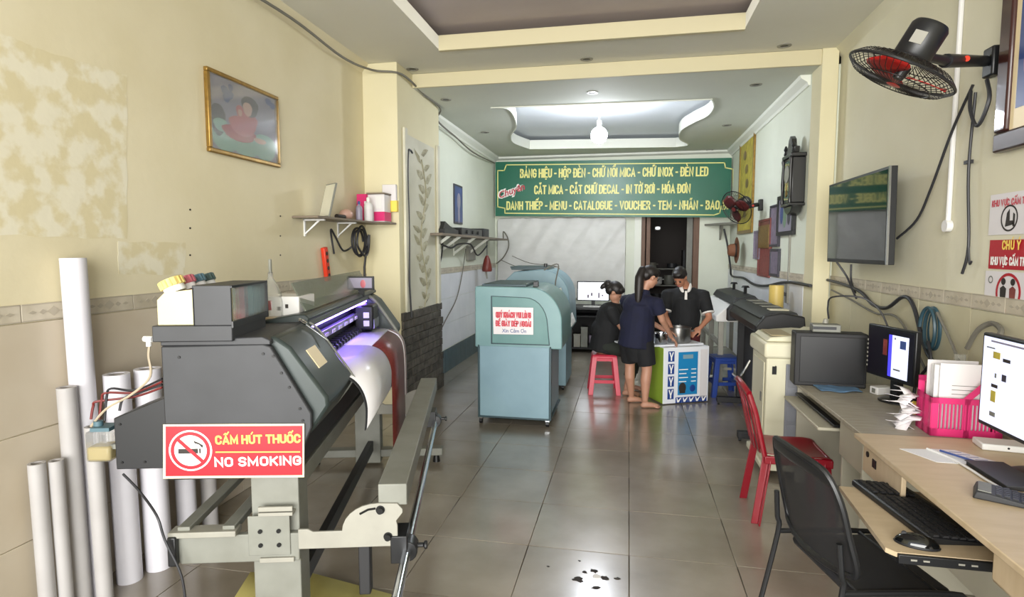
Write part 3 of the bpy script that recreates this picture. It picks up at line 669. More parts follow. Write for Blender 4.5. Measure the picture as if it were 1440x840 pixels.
# lens shaped edge lip of hood
MB().tube([(.05, .5, 1.345), (.10, .505, 1.30), (.245, .505, 1.09), (.25, .505, 1.05), (.17, .505, .94)], .006, sm=3).build('edge_lip', 'stand_grey', h1)
MB().tube([(.05, LEN-.352, 1.345), (.10, LEN-.353, 1.30), (.245, LEN-.353, 1.09), (.25, LEN-.353, 1.05), (.17, LEN-.353, .94)], .014, sm=3).build('edge_lip', 'stand_grey', h2)
# spanner lying on hood
sp = thing('spanner', 'silver ring spanner lying on the near printer hood', 'tool', PM @ Vector((.06, .40, 1.347)), rot=(0, R(38), R(15.1+0)))
MB().box((-.0, -.006, 0), (.13, .006, .006)).build('shank', 'chrome', sp, bev=.002); MB().tube([(-.02+.018*math.cos(q*PI/6), .018*math.sin(q*PI/6), .004) for q in range(12)], .006, 6, closed=True).build('ring', 'chrome', sp)
# interior
MB().box((-.06, .5, .98), (-.04, LEN-.35, 1.3)).build('inner_back', 'darker_metal', pt)
MB().prism([(-.05, 1.30), (.0, 1.35), (.045, 1.355), (.055, 1.325), (.045, 1.32), (.0, 1.325), (-.05, 1.28)], 'y', .5, LEN-.35).build('front_canopy', 'green_housing', pt, bev=.004)
MB().box((-.02, .5, 1.2), (.01, LEN-.35, 1.245)).build('carriage_rail', 'steel', pt, bev=.003)
MB().box((.005, .52, 1.306), (.035, LEN-.37, 1.314)).build('led_strip', 'led_purple', pt)
MB().box((-.04, .5, 1.08), (.14, LEN-.35, 1.098)).build('platen', 'plate_white', pt, bev=.003)
for k in range(19):
    y = .56+k*.082
    MB().cone((.03, y-.015, 1.12), (.03, y+.015, 1.12), .016, n=12).box((-.03, y-.01, 1.11), (.03, y+.01, 1.15)).build('pinch_roller', 'black_plastic', pt)
for k in range(9):
    y = .6+k*.17; MB().box((.012, y, 1.205), (.016, y+.08, 1.225)).build('rail_label', 'paper_white', pt)
ca = MB().box((-.01, 1.86, 1.12), (.13, 2.08, 1.30)).build('carriage', 'black_plastic', pt, bev=.015)
for k in range(2): MB().box((.06, 1.85, 1.15+.06*k), (.10, 1.862, 1.19+.06*k)).build('white_highlight', 'paper_white', ca)  # white highlights on the black carriage, put in as small white blocks
MB().prism([(.09, 1.13), (.13, 1.2), (.135, 1.2), (.135, 1.13)], 'y', 1.87, 2.07).build('carriage_lip', 'chrome', ca)
# media: white sheet over curved guide + brown printed strip
prof = [(.0, 1.1005), (.14, 1.101), (.21, 1.095), (.27, 1.065), (.31, 1.01), (.33, .94), (.33, .87), (.325, .82)]
def sheetprof(y0, y1, prof, off=0, n=2):
    p3 = spline([Vector((a_, 0, b_)) for a_, b_ in prof], 4); return [[Vector((q.x+off, y0+(y1-y0)*k/n, q.z+off*.3)) for k in range(n+1)] for q in p3]
MB().sheet(sheetprof(.44, 2.1, [(p[0]-.006, p[1]-.004) for p in prof[1:]])).build('curved_guide', 'darker_metal', pt, solid=.004)
MB().sheet(sheetprof(.46, 1.30, prof)).build('white_media', 'media_white', pt, solid=.0015)
MB().sheet(sheetprof(1.30, 2.1, prof[:3])).build('white_media', 'media_white', pt, solid=.0015)
pb = prof[2:5]+[(.325, .93), (.33, .8), (.33, .6), (.33, .4), (.32, .25)]
MB().sheet(sheetprof(1.31, 2.0, pb, .002)).build('printed_media', 'maroon_print', pt, solid=.0015)
MB().sheet(sheetprof(2.0, 2.12, pb, .002)).build('media_margin', 'media_white', pt, solid=.0015)
for yy in (2.04, 2.075):
    MB().sheet(sheetprof(yy, yy+.012, pb, .004)).build('printed_line', 'maroon_print', pt, solid=.001)
MB().prism([(-.1, .76), (-.1, .95), (.1, .95), (.1, .76)], 'y', .03, LEN-.03).build('lower_housing', 'darker_metal', pt, bev=.006)
# smoky lid standing on the top beam
MB().prism([(-.0, 1.388), (-.006, 1.388), (-.07, 1.53), (-.064, 1.535), (.004, 1.39)], 'y', .62, LEN-.1).build('raised_lid', 'smoky_plastic', pt)
# stand
def leg(y):
    MB().box((-.08, y, .02), (.115, y+.13, .76)).build('leg', 'stand_grey', pt, bev=.004)
    MB().box((-.45, y+.02, .06), (.6, y+.11, .12)).build('foot_beam', 'stand_grey', pt, bev=.006)
    for x in (-.4, .55): MB().cone((x, y+.065, 0), (x, y+.065, .06), .03, .02).build('levelling_foot', 'bolt', pt)
leg(-.0+.03); leg(LEN-.35)
MB().box((-.06, .1, .66), (.10, LEN-.2, .74)).build('cross_beam', 'stand_grey', pt, bev=.004)
MB().prism([(-.36, .40), (-.39, .44), (-.38, .51), (-.30, .52), (.12, .52), (.12, .40)], 'y', 0.0, .03).build('rear_arm', 'stand_grey', pt, bev=.004)
MB().box((-.40, -.02, .52), (-.13, .05, .545)).build('arm_plate', 'plate_white', pt, bev=.003)
mp = MB().box((-.085, -.006, .43), (.085, .0, .60)).build('mount_plate', 'stand_grey', pt, bev=.002)
for x in (-.035, .04):
    for z in (.475, .535): MB().cone((x, -.012, z), (x, -.004, z), .009, n=10).build('bolt', 'bolt', mp)
MB().box((-.04, -.012, .60), (.10, .03, .615)).box((-.04, -.012, .62), (.10, .0, .64)).build('upper_bracket', 'plate_white', pt, bev=.002)
MB().box((-.04, -.012, .40), (.10, .03, .42)).build('lower_bracket', 'plate_white', pt, bev=.002)
arc = [(.12, .455), (.12, .54), (.16, .54), (.18, .528), (.30, .528)] + [(.30+.15*(1-math.cos(a_)), .528+.115*math.sin(a_)) for a_ in [PI/2*i/7 for i in range(1, 8)]] + [(.53, .64), (.552, .615), (.552, .60), (.525, .565), (.53, .545), (.53, .46), (.52, .455)]
ar = MB().prism(arc, 'y', -.012, .0).build('take_up_bracket', 'plate_white', pt, bev=.002)
for x, z in ((.46, .615), (.49, .498)):
    MB().cone((x, -.03, z), (x, -.01, z), .013, n=12).cone((x, -.014, z), (x, -.01, z), .019, n=16).build('bolt', 'bolt', ar)
MB().tube([(.375, -.0125, .60), (.41, -.0125, .618), (.44, -.0125, .622)], .005, 6).build('curved_slot', 'bolt', ar)
MB().box((.45, .0, .628), (.57, LEN-.45, .72)).build('guide_bar', 'stand_grey', pt, bev=.004)
MB().prism(arc, 'y', LEN-.5, LEN-.488).build('take_up_bracket', 'plate_white', pt, bev=.002)
MB().cone((.565, -.35, .42), (.565, LEN-.45, .42), .02, n=16).build('take_up_shaft', 'chrome', pt)
for y in (-.02, LEN-.62):
    MB().box((.50, y, .38), (.57, y+.13, .50)).cone((.565, y+.02, .42), (.565, y+.10, .42), .045, n=14).cone((.58, y+.06, .43), (.635, y+.06, .43), .01, n=10).cone((.635, y+.06, .43), (.65, y+.06, .43), .018, n=10).build('shaft_clamp', 'black_plastic', pt, bev=.004)
MB().box((.36, .05, .42), (.46, .12, .50)).box((.35, .06, .2), (.40, .12, .44)).build('motor_box', 'soft_black', pt, bev=.006)
for x, z in ((-.34, .56), (-.16, .56)):
    MB().box((x-.03, .0, z-.03), (x+.02, LEN-.3, z)).build('feed_bar', 'stand_grey', pt, bev=.003)
MB().box((-.40, -.03, .405), (-.365, .0, .53), Matrix.Translation((0, 0, .0)) @ Matrix.Rotation(R(0), 4, 'Y')).build('end_stop', 'black_plastic', pt, bev=.006)
MB().box((.02, .1, .12), (.06, LEN-.3, .2)).build('lower_rail', 'darker_metal', pt)
# sign plate on end panel
sgn = thing('no_smoking_sign', 'red no smoking plate with yellow and white lettering on the near printer end', 'sign', PM @ Vector((-.13, -.008, .77)), rz=R(15.1))
SM = wm(sgn)
c = [PL(px, py, PM, y=-.006) for px, py in ((230, 597), (428, 596), (428, 671), (230, 673))]
cw = [PM @ v for v in c]
quad('border_plate', cw, 'sign_cream', sgn, 0, .003)
def sg(px, py, o=.0105): return PM @ PL(px, py, PM, y=-o)
quad('red_plate', [sg(px, py, .009) for px, py in ((233, 600), (425.5, 599), (425.5, 668.5), (233, 670))], 'sign_red', sgn, 0, .001)
RZ = Matrix.Rotation(R(15.1), 4, 'Z')
def stext(txt, px0, px1, pyb, h, m, bold=.03):
    a = sg(px0, pyb, .0105); b = sg(px1, pyb, .0105); return stroke('lettering', txt, (b-a).length, h, m, sgn, Matrix.Translation(a) @ RZ, .2, .16, .3)
stext('CẤM HÚT THUỐC', 303, 423, 625.5, .038, 'yellow_letters'); stext('NO SMOKING', 302, 424, 657, .04, 'white_letters', .035)
quad('divider_line', [sg(303, 635.5), sg(422, 635), sg(422, 636.5), sg(303, 637)], 'yellow_letters', sgn, 0, .0005)
cc = PL(268, 634, PM, y=-.0105)
def disc(r, m, o, name, r0=0, th=.0005):
    n = 36; mb = MB()
    if r0: mb.lathe([(r0, 0), (r, 0), (r, th), (r0, th), (r0, 0)], n, cap=False)
    else: mb.lathe([(0.0005, 0), (r, 0), (r, th)], n)
    Mx = PM @ Matrix.Translation((cc.x, -o, cc.z)) @ Matrix.Rotation(PI/2, 4, 'X')
    mb.v = [Mx @ v for v in mb.v]; return mb.build(name, m, sgn, world=True, smooth=False)
disc(.085, 'white_letters', .0105, 'symbol_disc'); disc(.078, 'sign_red', .0112, 'symbol_ring', .064)
def sgl(name, pts, m, o): return quad(name, [PM @ Vector((cc.x+a_, -o, cc.z+b_)) for a_, b_ in pts], m, sgn, 0, .0005)
sgl('cigarette', [(-.048, -.012), (.03, -.012), (.03, .008), (-.048, .008)], 'brown_stain', .0113)
sgl('cigarette', [(.034, -.012), (.041, -.012), (.041, .008), (.034, .008)], 'brown_stain', .0113)
sgl('smoke_mark', [(.044, .012), (.05, .012), (.05, .022), (.03, .034), (.012, .042), (.018, .03), (.036, .024)], 'brown_stain', .0113)
sgl('prohibition_bar', [(-.052, .042), (-.042, .052), (.052, -.042), (.042, -.052)], 'sign_red', .012)

# ink tank unit on the printer
it = thing('ink_tank_rack', 'dark ink tank housing with a side window on top of the printer', 'ink rack', PM @ Vector((-.23, .0, 1.352)), rz=R(15.1))
IM = wm(it)
def il(x, y, z): return (x+.23, y, z-1.352)
MB().box(il(-.42, -.02, 1.335), il(-.11, .36, 1.40)).build('tray', 'dark_metal', it, bev=.004)
MB().box(il(-.255, -.02, 1.40), il(-.11, -.01, 1.555)).box(il(-.255, .37, 1.40), il(-.11, .38, 1.555)).box(il(-.26, -.02, 1.40), il(-.255, .38, 1.555)).box(il(-.26, -.02, 1.55), il(-.105, .385, 1.56)).build('casing', 'dark_metal', it, bev=.003)
MB().box(il(-.112, -.02, 1.39), il(-.105, .385, 1.415)).box(il(-.112, -.02, 1.55), il(-.105, .385, 1.558)).box(il(-.112, .37, 1.39), il(-.105, .385, 1.558)).build('window_rim', 'black_plastic', it)
MB().box(il(-.112, .0, 1.41), il(-.109, .372, 1.55)).build('window', 'glass_clear', it)
tnames = [('cap_yellow', 'yellow_jar', 'open ink tank with a yellow cap, nearest on the printer'), ('cap_pink', 'photo_rose', 'ink tank with a pink cap beside the yellow-capped one'), ('cap_blue', 'cap_blue', 'ink tank with a blue cap, third along the rack'), ('cap_dark', 'cap_dark', 'ink tank with a dark grey-green cap, farthest in the rack')]
for k, (cm, bm_, lb) in enumerate(tnames):
    t = thing('ink_tank', lb, 'ink tank', IM @ Vector(il(-.30, .0+.095*k, 1.401)), rz=R(15.1), group='ink tanks in the printer rack')
    MB().prism([(-.105, 0), (-.105, .10), (-.075, .13), (.04, .155-.012), (.04, .145), (.165, .145), (.165, 0)], 'y', .0, .085).build('body', bm_ if k == 0 else bm_, t, bev=.008)
    Mx = Matrix.Translation((-.055, .043, .14)) @ Matrix.Rotation(R(-24), 4, 'Y')
    MB().cone((0, 0, -.012), (0, 0, .012), .04, n=20, M=Mx).build('neck', 'paper_white', t)
    mb = MB().cone((0, 0, .012), (0, 0, .045), .045, n=24, M=Mx)
    for q in range(16):
        a_ = 2*PI*q/16; mb.cone((.045*math.cos(a_), .045*math.sin(a_), .014), (.045*math.cos(a_), .045*math.sin(a_), .043), .004, n=6, M=Mx)
    mb.build('cap', cm, t)
# funnel standing behind
t = thing('plastic_flask', 'clear conical funnel bottle standing on the printer behind the rack', 'funnel', PM @ Vector((-.17, .62, 1.32)))
MB().lathe([(.055, 0), (.06, .02), (.06, .12), (.04, .19), (.012, .24), (.01, .27)], 20, cap=False).build('cone_body', 'glass_clear', t, solid=.002)
MB().lathe([(.008, .27), (.008, .33), (.006, .335)], 10).build('nozzle', 'stand_grey', t)
# cake box
t = thing('cardboard_box', 'white cardboard box with printed red figure on the printer top', 'box', PM @ Vector((-.16, .72, 1.345)), rz=R(10))
MB().box((-.1, -.1, 0), (.14, .12, .12)).build('body', 'paper_white', t, bev=.003)
MB().box((-.06, -.102, .05), (.0, -.0995, .1)).build('printed_figure', 'photo_red', t, bev=.001); MB().box((-.1, -.18, 0), (.13, -.103, .02)).build('open_flap', 'desk_beige', t, bev=.002)
for a_ in (.03, .07): MB().box((a_, -.102, .04+a_*.3), (a_+.015, -.0995, .06+a_*.3)).build('printed_mark', 'brown_stain', t)
# small photo frame on printer back
c = P(507, 408, Y=3.95); 
t = thing('tabletop_photo', 'small black framed photo standing at the far end of the printer', 'picture', (c.x, 3.95, c.z), rz=R(8))
MB().box((-.1, 0, -.0), (.1, .015, .1)).build('frame', 'black_plastic', t, bev=.003); MB().box((-.085, -.003, .015), (.085, .001, .088)).build('print', 'photo_mauve', t); MB().ball((0.02, -.003, .045), (.02, .002, .03)).build('printed_shape', 'photo_rose', t)
MB().box((-.02, .01, -.05), (.02, .03, .08)).build('stand_arm', 'black_plastic', t)
# waste ink box left
t = thing('waste_ink_box', 'black sloped metal box mounted on the left of the printer end', 'metal box', PM @ Vector((-.5, .03, .80)), rz=R(15.1))
MB().prism([(-.115, .0), (-.115, .215), (-.09, .225), (.10, .30), (.10, 0)], 'y', 0, .25).build('casing', 'darker_metal', t, bev=.004)
for k, (x, z) in enumerate([(-.09, .03), (-.09, .19), (.0, .03)]): MB().cone((x, -.004, z), (x, .001, z), .005, n=8).build('screw', 'bolt', t)
c = PM @ Vector((-.68, .06, .83))
t = thing('waste_bottle', 'clear plastic bottle half full of amber liquid beside the black box', 'bottle', c, rz=R(15.1))
MB().box((-.055, -.03, 0), (.045, .06, .13)).build('body', 'glass_clear', t, bev=.012)
MB().box((-.05, -.027, .005), (.04, .057, .065)).build('liquid', 'liquid_amber', t, bev=.01)
MB().cone((-.02, .01, .13), (-.02, .01, .165), .018, n=14).box((-.03, -.03, .13), (.045, .05, .145)).build('cap', 'cap_blue', t)
MB().box((.035, -.01, .05), (.075, .04, .07)).build('bracket', 'stand_grey', t)
base = PM @ Vector((-.40, .1, 1.08))
for k, (px, py, m, lb) in enumerate([(147, 592, 'cable', 'black ink hose arching lowest into the printer side'), (140, 590, 'cable_red', 'dark red ink hose between the black hoses'), (168, 578, 'cable', 'black ink hose arching highest beside the printer'), (128, 590, 'cable_red', 'thin red ink hose reaching the clear bottle')]):
    a_ = PM @ PL(px, py, PM, y=.08); b_ = PM @ PL(228, 533+k*4, PM, y=.1); m_ = PM @ PL(px+4, 549+k*6, PM, y=.09); m2 = PM @ PL(190, 549+k*3, PM, y=.12)
    tag(MB().tube([a_, a_.lerp(m_, .8), m_+Vector((.02, 0, .008)), m2, b_], .005, 6, sm=6).build('ink_hose', m), lb, 'hose')
tag(MB().tube([PM @ PL(211, 482, PM, y=.05), PM @ PL(209, 500, PM, y=.05), PM @ PL(211, 530, PM, y=.06), PM @ PL(185, 555, PM, y=.06), PM @ PL(150, 575, PM, y=.06), PM @ PL(128, 600, PM, y=.07)], .005, 6, sm=6).build('clear_hose', 'hose_beige'), 'pale drain tube dropping from a white tee beside the rack', 'hose')
c = PM @ PL(209, 477, PM, y=.05); tag(MB().cone(c-Vector((.02, 0, 0)), c+Vector((.02, 0, 0)), .012, n=10).cone(c-Vector((0, 0, .03)), c+Vector((0, 0, .01)), .01, n=10).build('tee_fitting', 'paper_white'), 'small white plastic tee fitting at the left edge of the ink rack', 'fitting')
tag(MB().tube([PM @ PL(173, 667, PM, y=.1), PM @ PL(195, 690, PM, y=.06), PM @ PL(220, 725, PM, y=-.04), PM @ PL(232, 760, PM, y=-.05), PM @ PL(255, 810, PM, y=-.05), PM @ PL(262, 860, PM, y=-.05)], .005, 6, sm=6).build('thin_cord', 'cable'), 'thin dark cord hanging from the black box past the stand', 'cable')
# yellow paper under stand
pa = [P(330, 838, Z=.01), P(352, 806, Z=.01), P(425, 803, Z=.01), P(552, 836, Z=.01), P(560, 870, Z=.01), P(330, 880, Z=.01)]
pa = [Vector((-1.75, 2.35, .01)), Vector((-1.83, 2.62, .04)), Vector((-1.5, 2.72, .02)), Vector((-1.15, 2.58, .01)), Vector((-1.05, 2.25, .012)), Vector((-1.4, 2.1, .01))]
e_ = [P(352, 805, Z=.05), P(390, 808, Z=.03), P(426, 803, Z=.05), P(490, 820, Z=.03), P(553, 837, Z=.02)]
rows = [e_, [P(330, 840, Z=.012), P(380, 850, Z=.012), P(430, 850, Z=.012), P(500, 860, Z=.012), P(556, 870, Z=.012)], [P(320, 900, Z=.011), P(380, 900, Z=.011), P(440, 900, Z=.011), P(500, 905, Z=.011), P(560, 910, Z=.011)]]
tag(MB().sheet(rows).build('yellow_sheet', 'yellow_paper', solid=.002), 'pale yellow sheet lying on the floor under the printer stand', 'paper')

# ================================================================== TEAL ENGRAVING MACHINE
t = thing('engraving_machine', 'teal box-shaped engraving machine on casters with a white notice', 'machine', (-1.06, 5.4, 0))
def en(x, y, z): return (x+1.06, y-5.4, z)
MB().box(en(-1.40, 5.415, .09), en(-.72, 6.2, .78)).build('cabinet', 'blue_grey_paint', t, bev=.006)
MB().box(en(-1.42, 5.42, .085), en(-1.40, 5.46, .79)).box(en(-.72, 5.42, .085), en(-.70, 5.46, .79)).box(en(-1.42, 5.425, .07), en(-.70, 6.2, .09)).build('dark_frame', 'dark_trim', t, bev=.003)
prof = [(-1.445, .765), (-1.445, 1.34), (-1.43, 1.355), (-.90, 1.35)] + [(-.90+.30*math.sin(a), 1.0+.35*math.cos(a)) for a in [PI/2*i/9 for i in range(1, 9)]] + [(-.60, .78), (-.605, .765)]
MB().prism([(x+1.06, z) for x, z in prof], 'y', 0.02, .9).build('upper_housing', 'teal_paint', t, bev=.01)
ins = [(-1.285, .80), (-1.285, 1.265), (-.95, 1.255)] + [(-.95+.215*math.sin(a), .99+.265*math.cos(a)) for a in [PI/2*i/7 for i in range(1, 7)]] + [(-.715, .80)]
ins2 = [(x*.985-.015, z*.985+.015) for x, z in ins]
MB().prism([(x+1.06, z) for x, z in ins], 'y', 0.012, .03).build('panel_outline', 'dark_trim', t)
cx_ = sum(p[0] for p in ins)/len(ins); cz_ = sum(p[1] for p in ins)/len(ins)
MB().prism([(cx_+(x-cx_)*.965+1.06, cz_+(z-cz_)*.965) for x, z in ins], 'y', 0.006, .02).build('side_panel', 'teal_panel', t, bev=.003)
MB().box(en(-1.38, 5.45, 1.353), en(-.95, 6.25, 1.375)).build('top_lid_strip', 'dark_trim', t, bev=.003)
MB().box(en(-.89, 5.5, 1.35), en(-.84, 5.54, 1.40)).build('lid_knob', 'black_plastic', t, bev=.004)
for (x, y) in ((-1.40, 5.47), (-.74, 5.47), (-1.40, 6.12), (-.74, 6.12)):
    cs = MB().box(en(x-.02, y-.02, .05), en(x+.02, y+.02, .08)).cone(en(x, y, .05), en(x, y, .09), .012, n=8).build('caster', 'chrome', t)
    MB().cone(en(x-.014, y, .03), en(x+.014, y, .03), .03, n=14).build('wheel', 'black_plastic', cs)
s_ = thing('notice', 'white notice with red bold lines taped on the teal machine', 'notice', (-1.08, 5.394, .95))
c = [P(693, 432, Y=5.392), P(750, 433, Y=5.392), P(750, 471, Y=5.392), P(694, 470, Y=5.392)]
quad('paper', c, 'sign_paper', s_, 0, .002)
def nt_(txt, px0, px1, py, h, m, bold=.035):
    a = P(px0, py, Y=5.388); b = P(px1, py, Y=5.388); (stroke('lettering', txt, b.x-a.x, h, m, s_, Matrix.Translation(a), .2) if txt.isupper() else letters('lettering', txt, b.x-a.x, h, m, s_, Matrix.Translation(a), bold))
nt_('QUÝ KHÁCH VUI LÒNG', 697, 747, 447, .058, 'red_letters'); nt_('ĐỂ GIÀY DÉP NGOÀI', 697, 747, 459, .058, 'red_letters'); nt_('Xin Cảm Ơn', 706, 740, 467.5, .036, 'photo_blue', .01)
# second machine behind
t = thing('engraving_machine', 'second blue-grey engraving machine with a domed hood behind the teal one', 'machine', (-1.0, 6.9, 0))
def e2(x, z): return (x+1.0, z)
pr2 = [e2(-1.5, .75), e2(-1.5, 1.30), e2(-1.35, 1.44)]+[e2(-1.0+.32*math.sin(a), 1.12+.35*math.cos(a)) for a in [PI/2*i/7 for i in range(0, 8)]]+[e2(-.66, .75)]
MB().prism(pr2, 'y', 0, .8).build('hood', 'blue_grey_paint', t, bev=.01)
MB().box((-.45, .05, .06), (.28, .75, .75)).build('cabinet', 'blue_grey_paint', t, bev=.006)
MB().prism([(-.40, 1.46), (-.42, 1.50), (.02, 1.50), (.06, 1.46)], 'y', .1, .7).build('raised_lid', 'dark_trim', t, bev=.003)
MB().cone((.02, .1, 1.5), (.02, .1, 1.54), .02, n=10).build('lid_knob', 'black_plastic', t)
MB().prism([(.20, 1.25), (.22, 1.26), (.37, .82), (.33, .78), (.24, .78)], 'y', -.15, .3).build('paper_tray', 'paper_white', t, bev=.003)
for (x, y) in ((-.4, .1), (.24, .1), (-.4, .7), (.24, .7)): MB().cone((x-.012, y, .03), (x+.012, y, .03), .03, n=12).box((x-.02, y-.02, .03), (x+.02, y+.02, .07)).build('caster', 'black_plastic', t)
tag(MB().tube([P(765, 380, Y=6.85), P(785, 372, Y=6.9), P(781, 400, Y=6.9), P(786, 420, Y=6.95), P(800, 440, Y=7.0)], .008, 6, sm=5).build('machine_hose', 'cable_grey'), 'grey hose looping beside the second engraving machine', 'hose')

# ================================================================== REAR LEFT WALL
XA = XL2+.01
a, b = P(638, 258, X=XA), P(650, 316, X=XA)
t = thing('picture_frame', 'narrow dark blue photo print on the rear left wall', 'picture', (XL2, (a.y+b.y)/2, b.z))
MB().box((XL2, a.y, b.z), (XL2+.02, b.y, a.z)).build('frame', 'photo_dark', t, world=True, bev=.003)
MB().box((XL2+.02, a.y+.02, b.z+.03), (XL2+.022, b.y-.02, a.z-.03)).build('print', 'photo_blue', t, world=True)
m_ = (a.y+b.y)/2
MB().ball((XL2+.022, m_, b.z+.33), (.003, .09, .12)).ball((XL2+.022, m_, b.z+.15), (.003, .05, .14)).build('printed_shape', 'photo_mauve', t, world=True)
# rear shelf
a, b = P(618, 326, X=-2.2), P(705, 336, X=-2.2)
zz = (P(618, 326, X=-2.15).z+P(700, 336, X=-2.15).z)/2
ya, yb = P(619, 326, X=-2.15).y, 10.3
t = thing('wall_shelf', 'long pale shelf on the rear left wall carrying black equipment', 'shelf', (XL2, (ya+yb)/2, zz-.3))
bx('board', (XL2, ya, zz-.03), (-2.12, yb, zz), 'shelf_board', t, world=True)
for yy in (ya+.4, ya+.85, ya+1.6, ya+2.4): MB().box((XL2+.001, yy-.02, zz-.28), (XL2+.02, yy+.02, zz-.03)).prism([(XL2+.02, zz-.26), (XL2+.02, zz-.22), (-2.2, zz-.03), (-2.14, zz-.03)], 'y', yy-.01, yy+.01).build('bracket', 'trim_white', t, world=True)
def onshelf(name, lb, cat, y0, y1, h, m): 
    q = thing(name, lb, cat, (-2.3, (y0+y1)/2, zz)); MB().box((-.12, -(y1-y0)/2, 0), (.12, (y1-y0)/2, h)).build('casing', m, q, bev=.006); return q
q = onshelf('router', 'low black box with angled lid at the near end of the rear shelf', 'electronics', ya+.25, ya+.85, .06, 'black_plastic'); MB().prism([(-.28, .06), (-.2, .15), (.0, .10), (.28, .062)], 'x', -.1, .1).build('raised_flap', 'black_plastic', q)
q = onshelf('amplifier', 'flat black amplifier box in the middle of the rear shelf', 'electronics', ya+1.0, ya+2.1, .10, 'black_plastic'); 
for k in range(3): MB().cone((.12, -.3+.3*k, .05), (.135, -.3+.3*k, .05), .025, n=12).build('knob', 'darker_metal', q)
q = onshelf('speaker_box', 'small grey box at the far end of the rear shelf', 'electronics', ya+2.2, ya+2.55, .13, 'dark_metal'); MB().box((.12, -.12, .02), (.123, .12, .11)).build('front_panel', 'darker_metal', q)
tag(MB().tube([(-2.3, ya+.2, zz-.08), (-2.25, ya+.7, zz-.17), (-2.25, ya+1.1, zz-.12), (-2.25, ya+1.7, zz-.12), (-2.25, ya+2.1, zz-.28), (-2.2, ya+2.5, zz-.13)], .012, 6, sm=6).build('slack_cable', 'cable'), 'dark cable sagging in waves under the rear shelf', 'cable')
tag(MB().tube([P(623, 335, X=-2.4), P(621, 360, X=-2.4), P(615, 385, X=-2.44)], .009, 6, sm=5).build('hanging_cable', 'cable'), 'short black cable dropping from the near end of the rear shelf', 'cable')
tag(MB().tube([P(655, 350, X=-2.4), P(650, 385, X=-2.45), P(642, 420, X=-2.45), P(628, 448, X=-2.45), P(618, 468, X=-2.45)], .008, 6, sm=5).build('hanging_wire', 'cable_grey'), 'thin grey wire curving down the white tiled rear left wall', 'cable')
tag(MB().tube([Vector((-2.2, 10.25, zz+.01)), P(708, 326, Y=10.35), P(714, 335, Y=10.4), P(715, 348, Y=10.4), P(708, 362, Y=10.4), P(698, 371, Y=10.4)], .013, 6, sm=5).build('curved_cable', 'cable_grey'), 'grey cable curving off the far end of the rear shelf', 'cable')
t = thing('conduit_box', 'pale square junction box under the rear shelf', 'box', (XL2, 9.0, zz-.36)); MB().box((0.001, -.22, 0), (.04, .22, .22)).build('cover', 'plate_white', t, bev=.004)
c = P(685, 382, X=-2.25)
t = thing('hanging_ornament', 'dark red bell-shaped ornament hanging below the rear shelf', 'ornament', (c.x, c.y, c.z))
MB().lathe([(.075, 0), (.085, .03), (.07, .12), (.05, .2), (.02, .26)], 16).build('body', 'gourd_red', t); MB().cone((0, 0, .25), (0, 0, max(zz-.03-c.z, .3)), .006, n=6).build('cord', 'cable', t); MB().cone((-.02, 0, 0), (.0, 0, -.12), .02, .01, n=8).build('tassel', 'plate_white', t)
# wrinkled plastic sheet on the back wall
random.seed(11); g = []
for i in range(16):
    row = []
    for j in range(30):
        x = XL2+.05+j*.082; z = 2.3-i*.1
        row.append(Vector((x, YB-.035+.02*math.sin(j*1.3+i*.9)*random.random()+.012*math.sin((i+j)*2.1), z+random.uniform(-.01, .01))))
    g.append(row)
tag(MB().sheet(g).build('plastic_sheet', 'sheet_plastic', solid=.001, sub=1), 'creased whitish plastic sheet covering the left part of the back wall', 'sheet')
tag(MB().tube([P(705, 366, Y=10.7), P(730, 376, Y=10.7), P(760, 377, Y=10.7), P(783, 375, Y=10.7)], .007, 6, sm=5).build('wall_wire', 'cable_grey'), 'upper thin wire sagging along the back wall left of the monitor', 'cable')
tag(MB().tube([P(720, 360, Y=10.7), P(745, 370, Y=10.7), P(783, 375, Y=10.7), P(786, 385, Y=10.7)], .006, 6, sm=5).build('wall_wire', 'cable_grey'), 'thin wire meeting the others at the hook above the second machine', 'cable')
t = thing('wall_socket', 'white socket plate with a black plug on the back wall by the desk', 'socket', P(783, 400, Y=YB-.03)); MB().box((-.05, -.02, 0), (.05, .028, .24)).build('plate', 'paper_white', t, bev=.004); MB().box((.01, -.07, .05), (.09, -.02, .13)).build('plug', 'black_plastic', t, bev=.006)
MB().tube([(.07, -.05, .09), (.16, -.06, .02), (.2, -.06, -.2), (.24, -.06, -.38)], .016, 6, sm=5).build('cord', 'cable', t)

# ================================================================== COMPUTER DESK AT THE BACK
t = thing('computer_desk', 'black computer desk with open lower shelf against the back wall', 'desk', (-.6, 9.6, 0))
MB().box((-.50, 0, .72), (.62, .6, .76)).build('desktop', 'black_plastic', t, bev=.004)
for x in (-.48, .2, .60): MB().box((x-.015, .02, 0), (x+.015, .58, .72)).build('side_panel', 'soft_black', t)
MB().box((-.48, .02, .06), (.60, .55, .09)).build('lower_shelf', 'soft_black', t); MB().box((-.48, .55, .0), (.6, .57, .72)).build('back_panel', 'soft_black', t)
MB().box((-.46, .0, .60), (.19, .5, .62)).build('keyboard_shelf', 'soft_black', t)
t = thing('monitor', 'lit white monitor on the black desk at the back wall', 'monitor', (-.57, 9.85, .76), rz=R(0))
MB().box((-.27, -.02, .09), (.27, .02, .42)).build('casing', 'black_plastic', t, bev=.006); MB().box((-.252, -.023, .108), (.252, -.019, .402)).build('screen', 'screen_back', t)
for k in range(5): MB().box((-.1+.06*k, -.0245, .14+.03*(k % 3)), (-.07+.06*k, -.0235, .2+.03*(k % 2))).build('screen_icon', 'mauve_card', t)
MB().box((-.03, .0, .01), (.03, .03, .12)).build('neck', 'black_plastic', t); MB().box((-.11, -.08, 0), (.11, .08, .012)).build('stand_base', 'black_plastic', t, bev=.004)
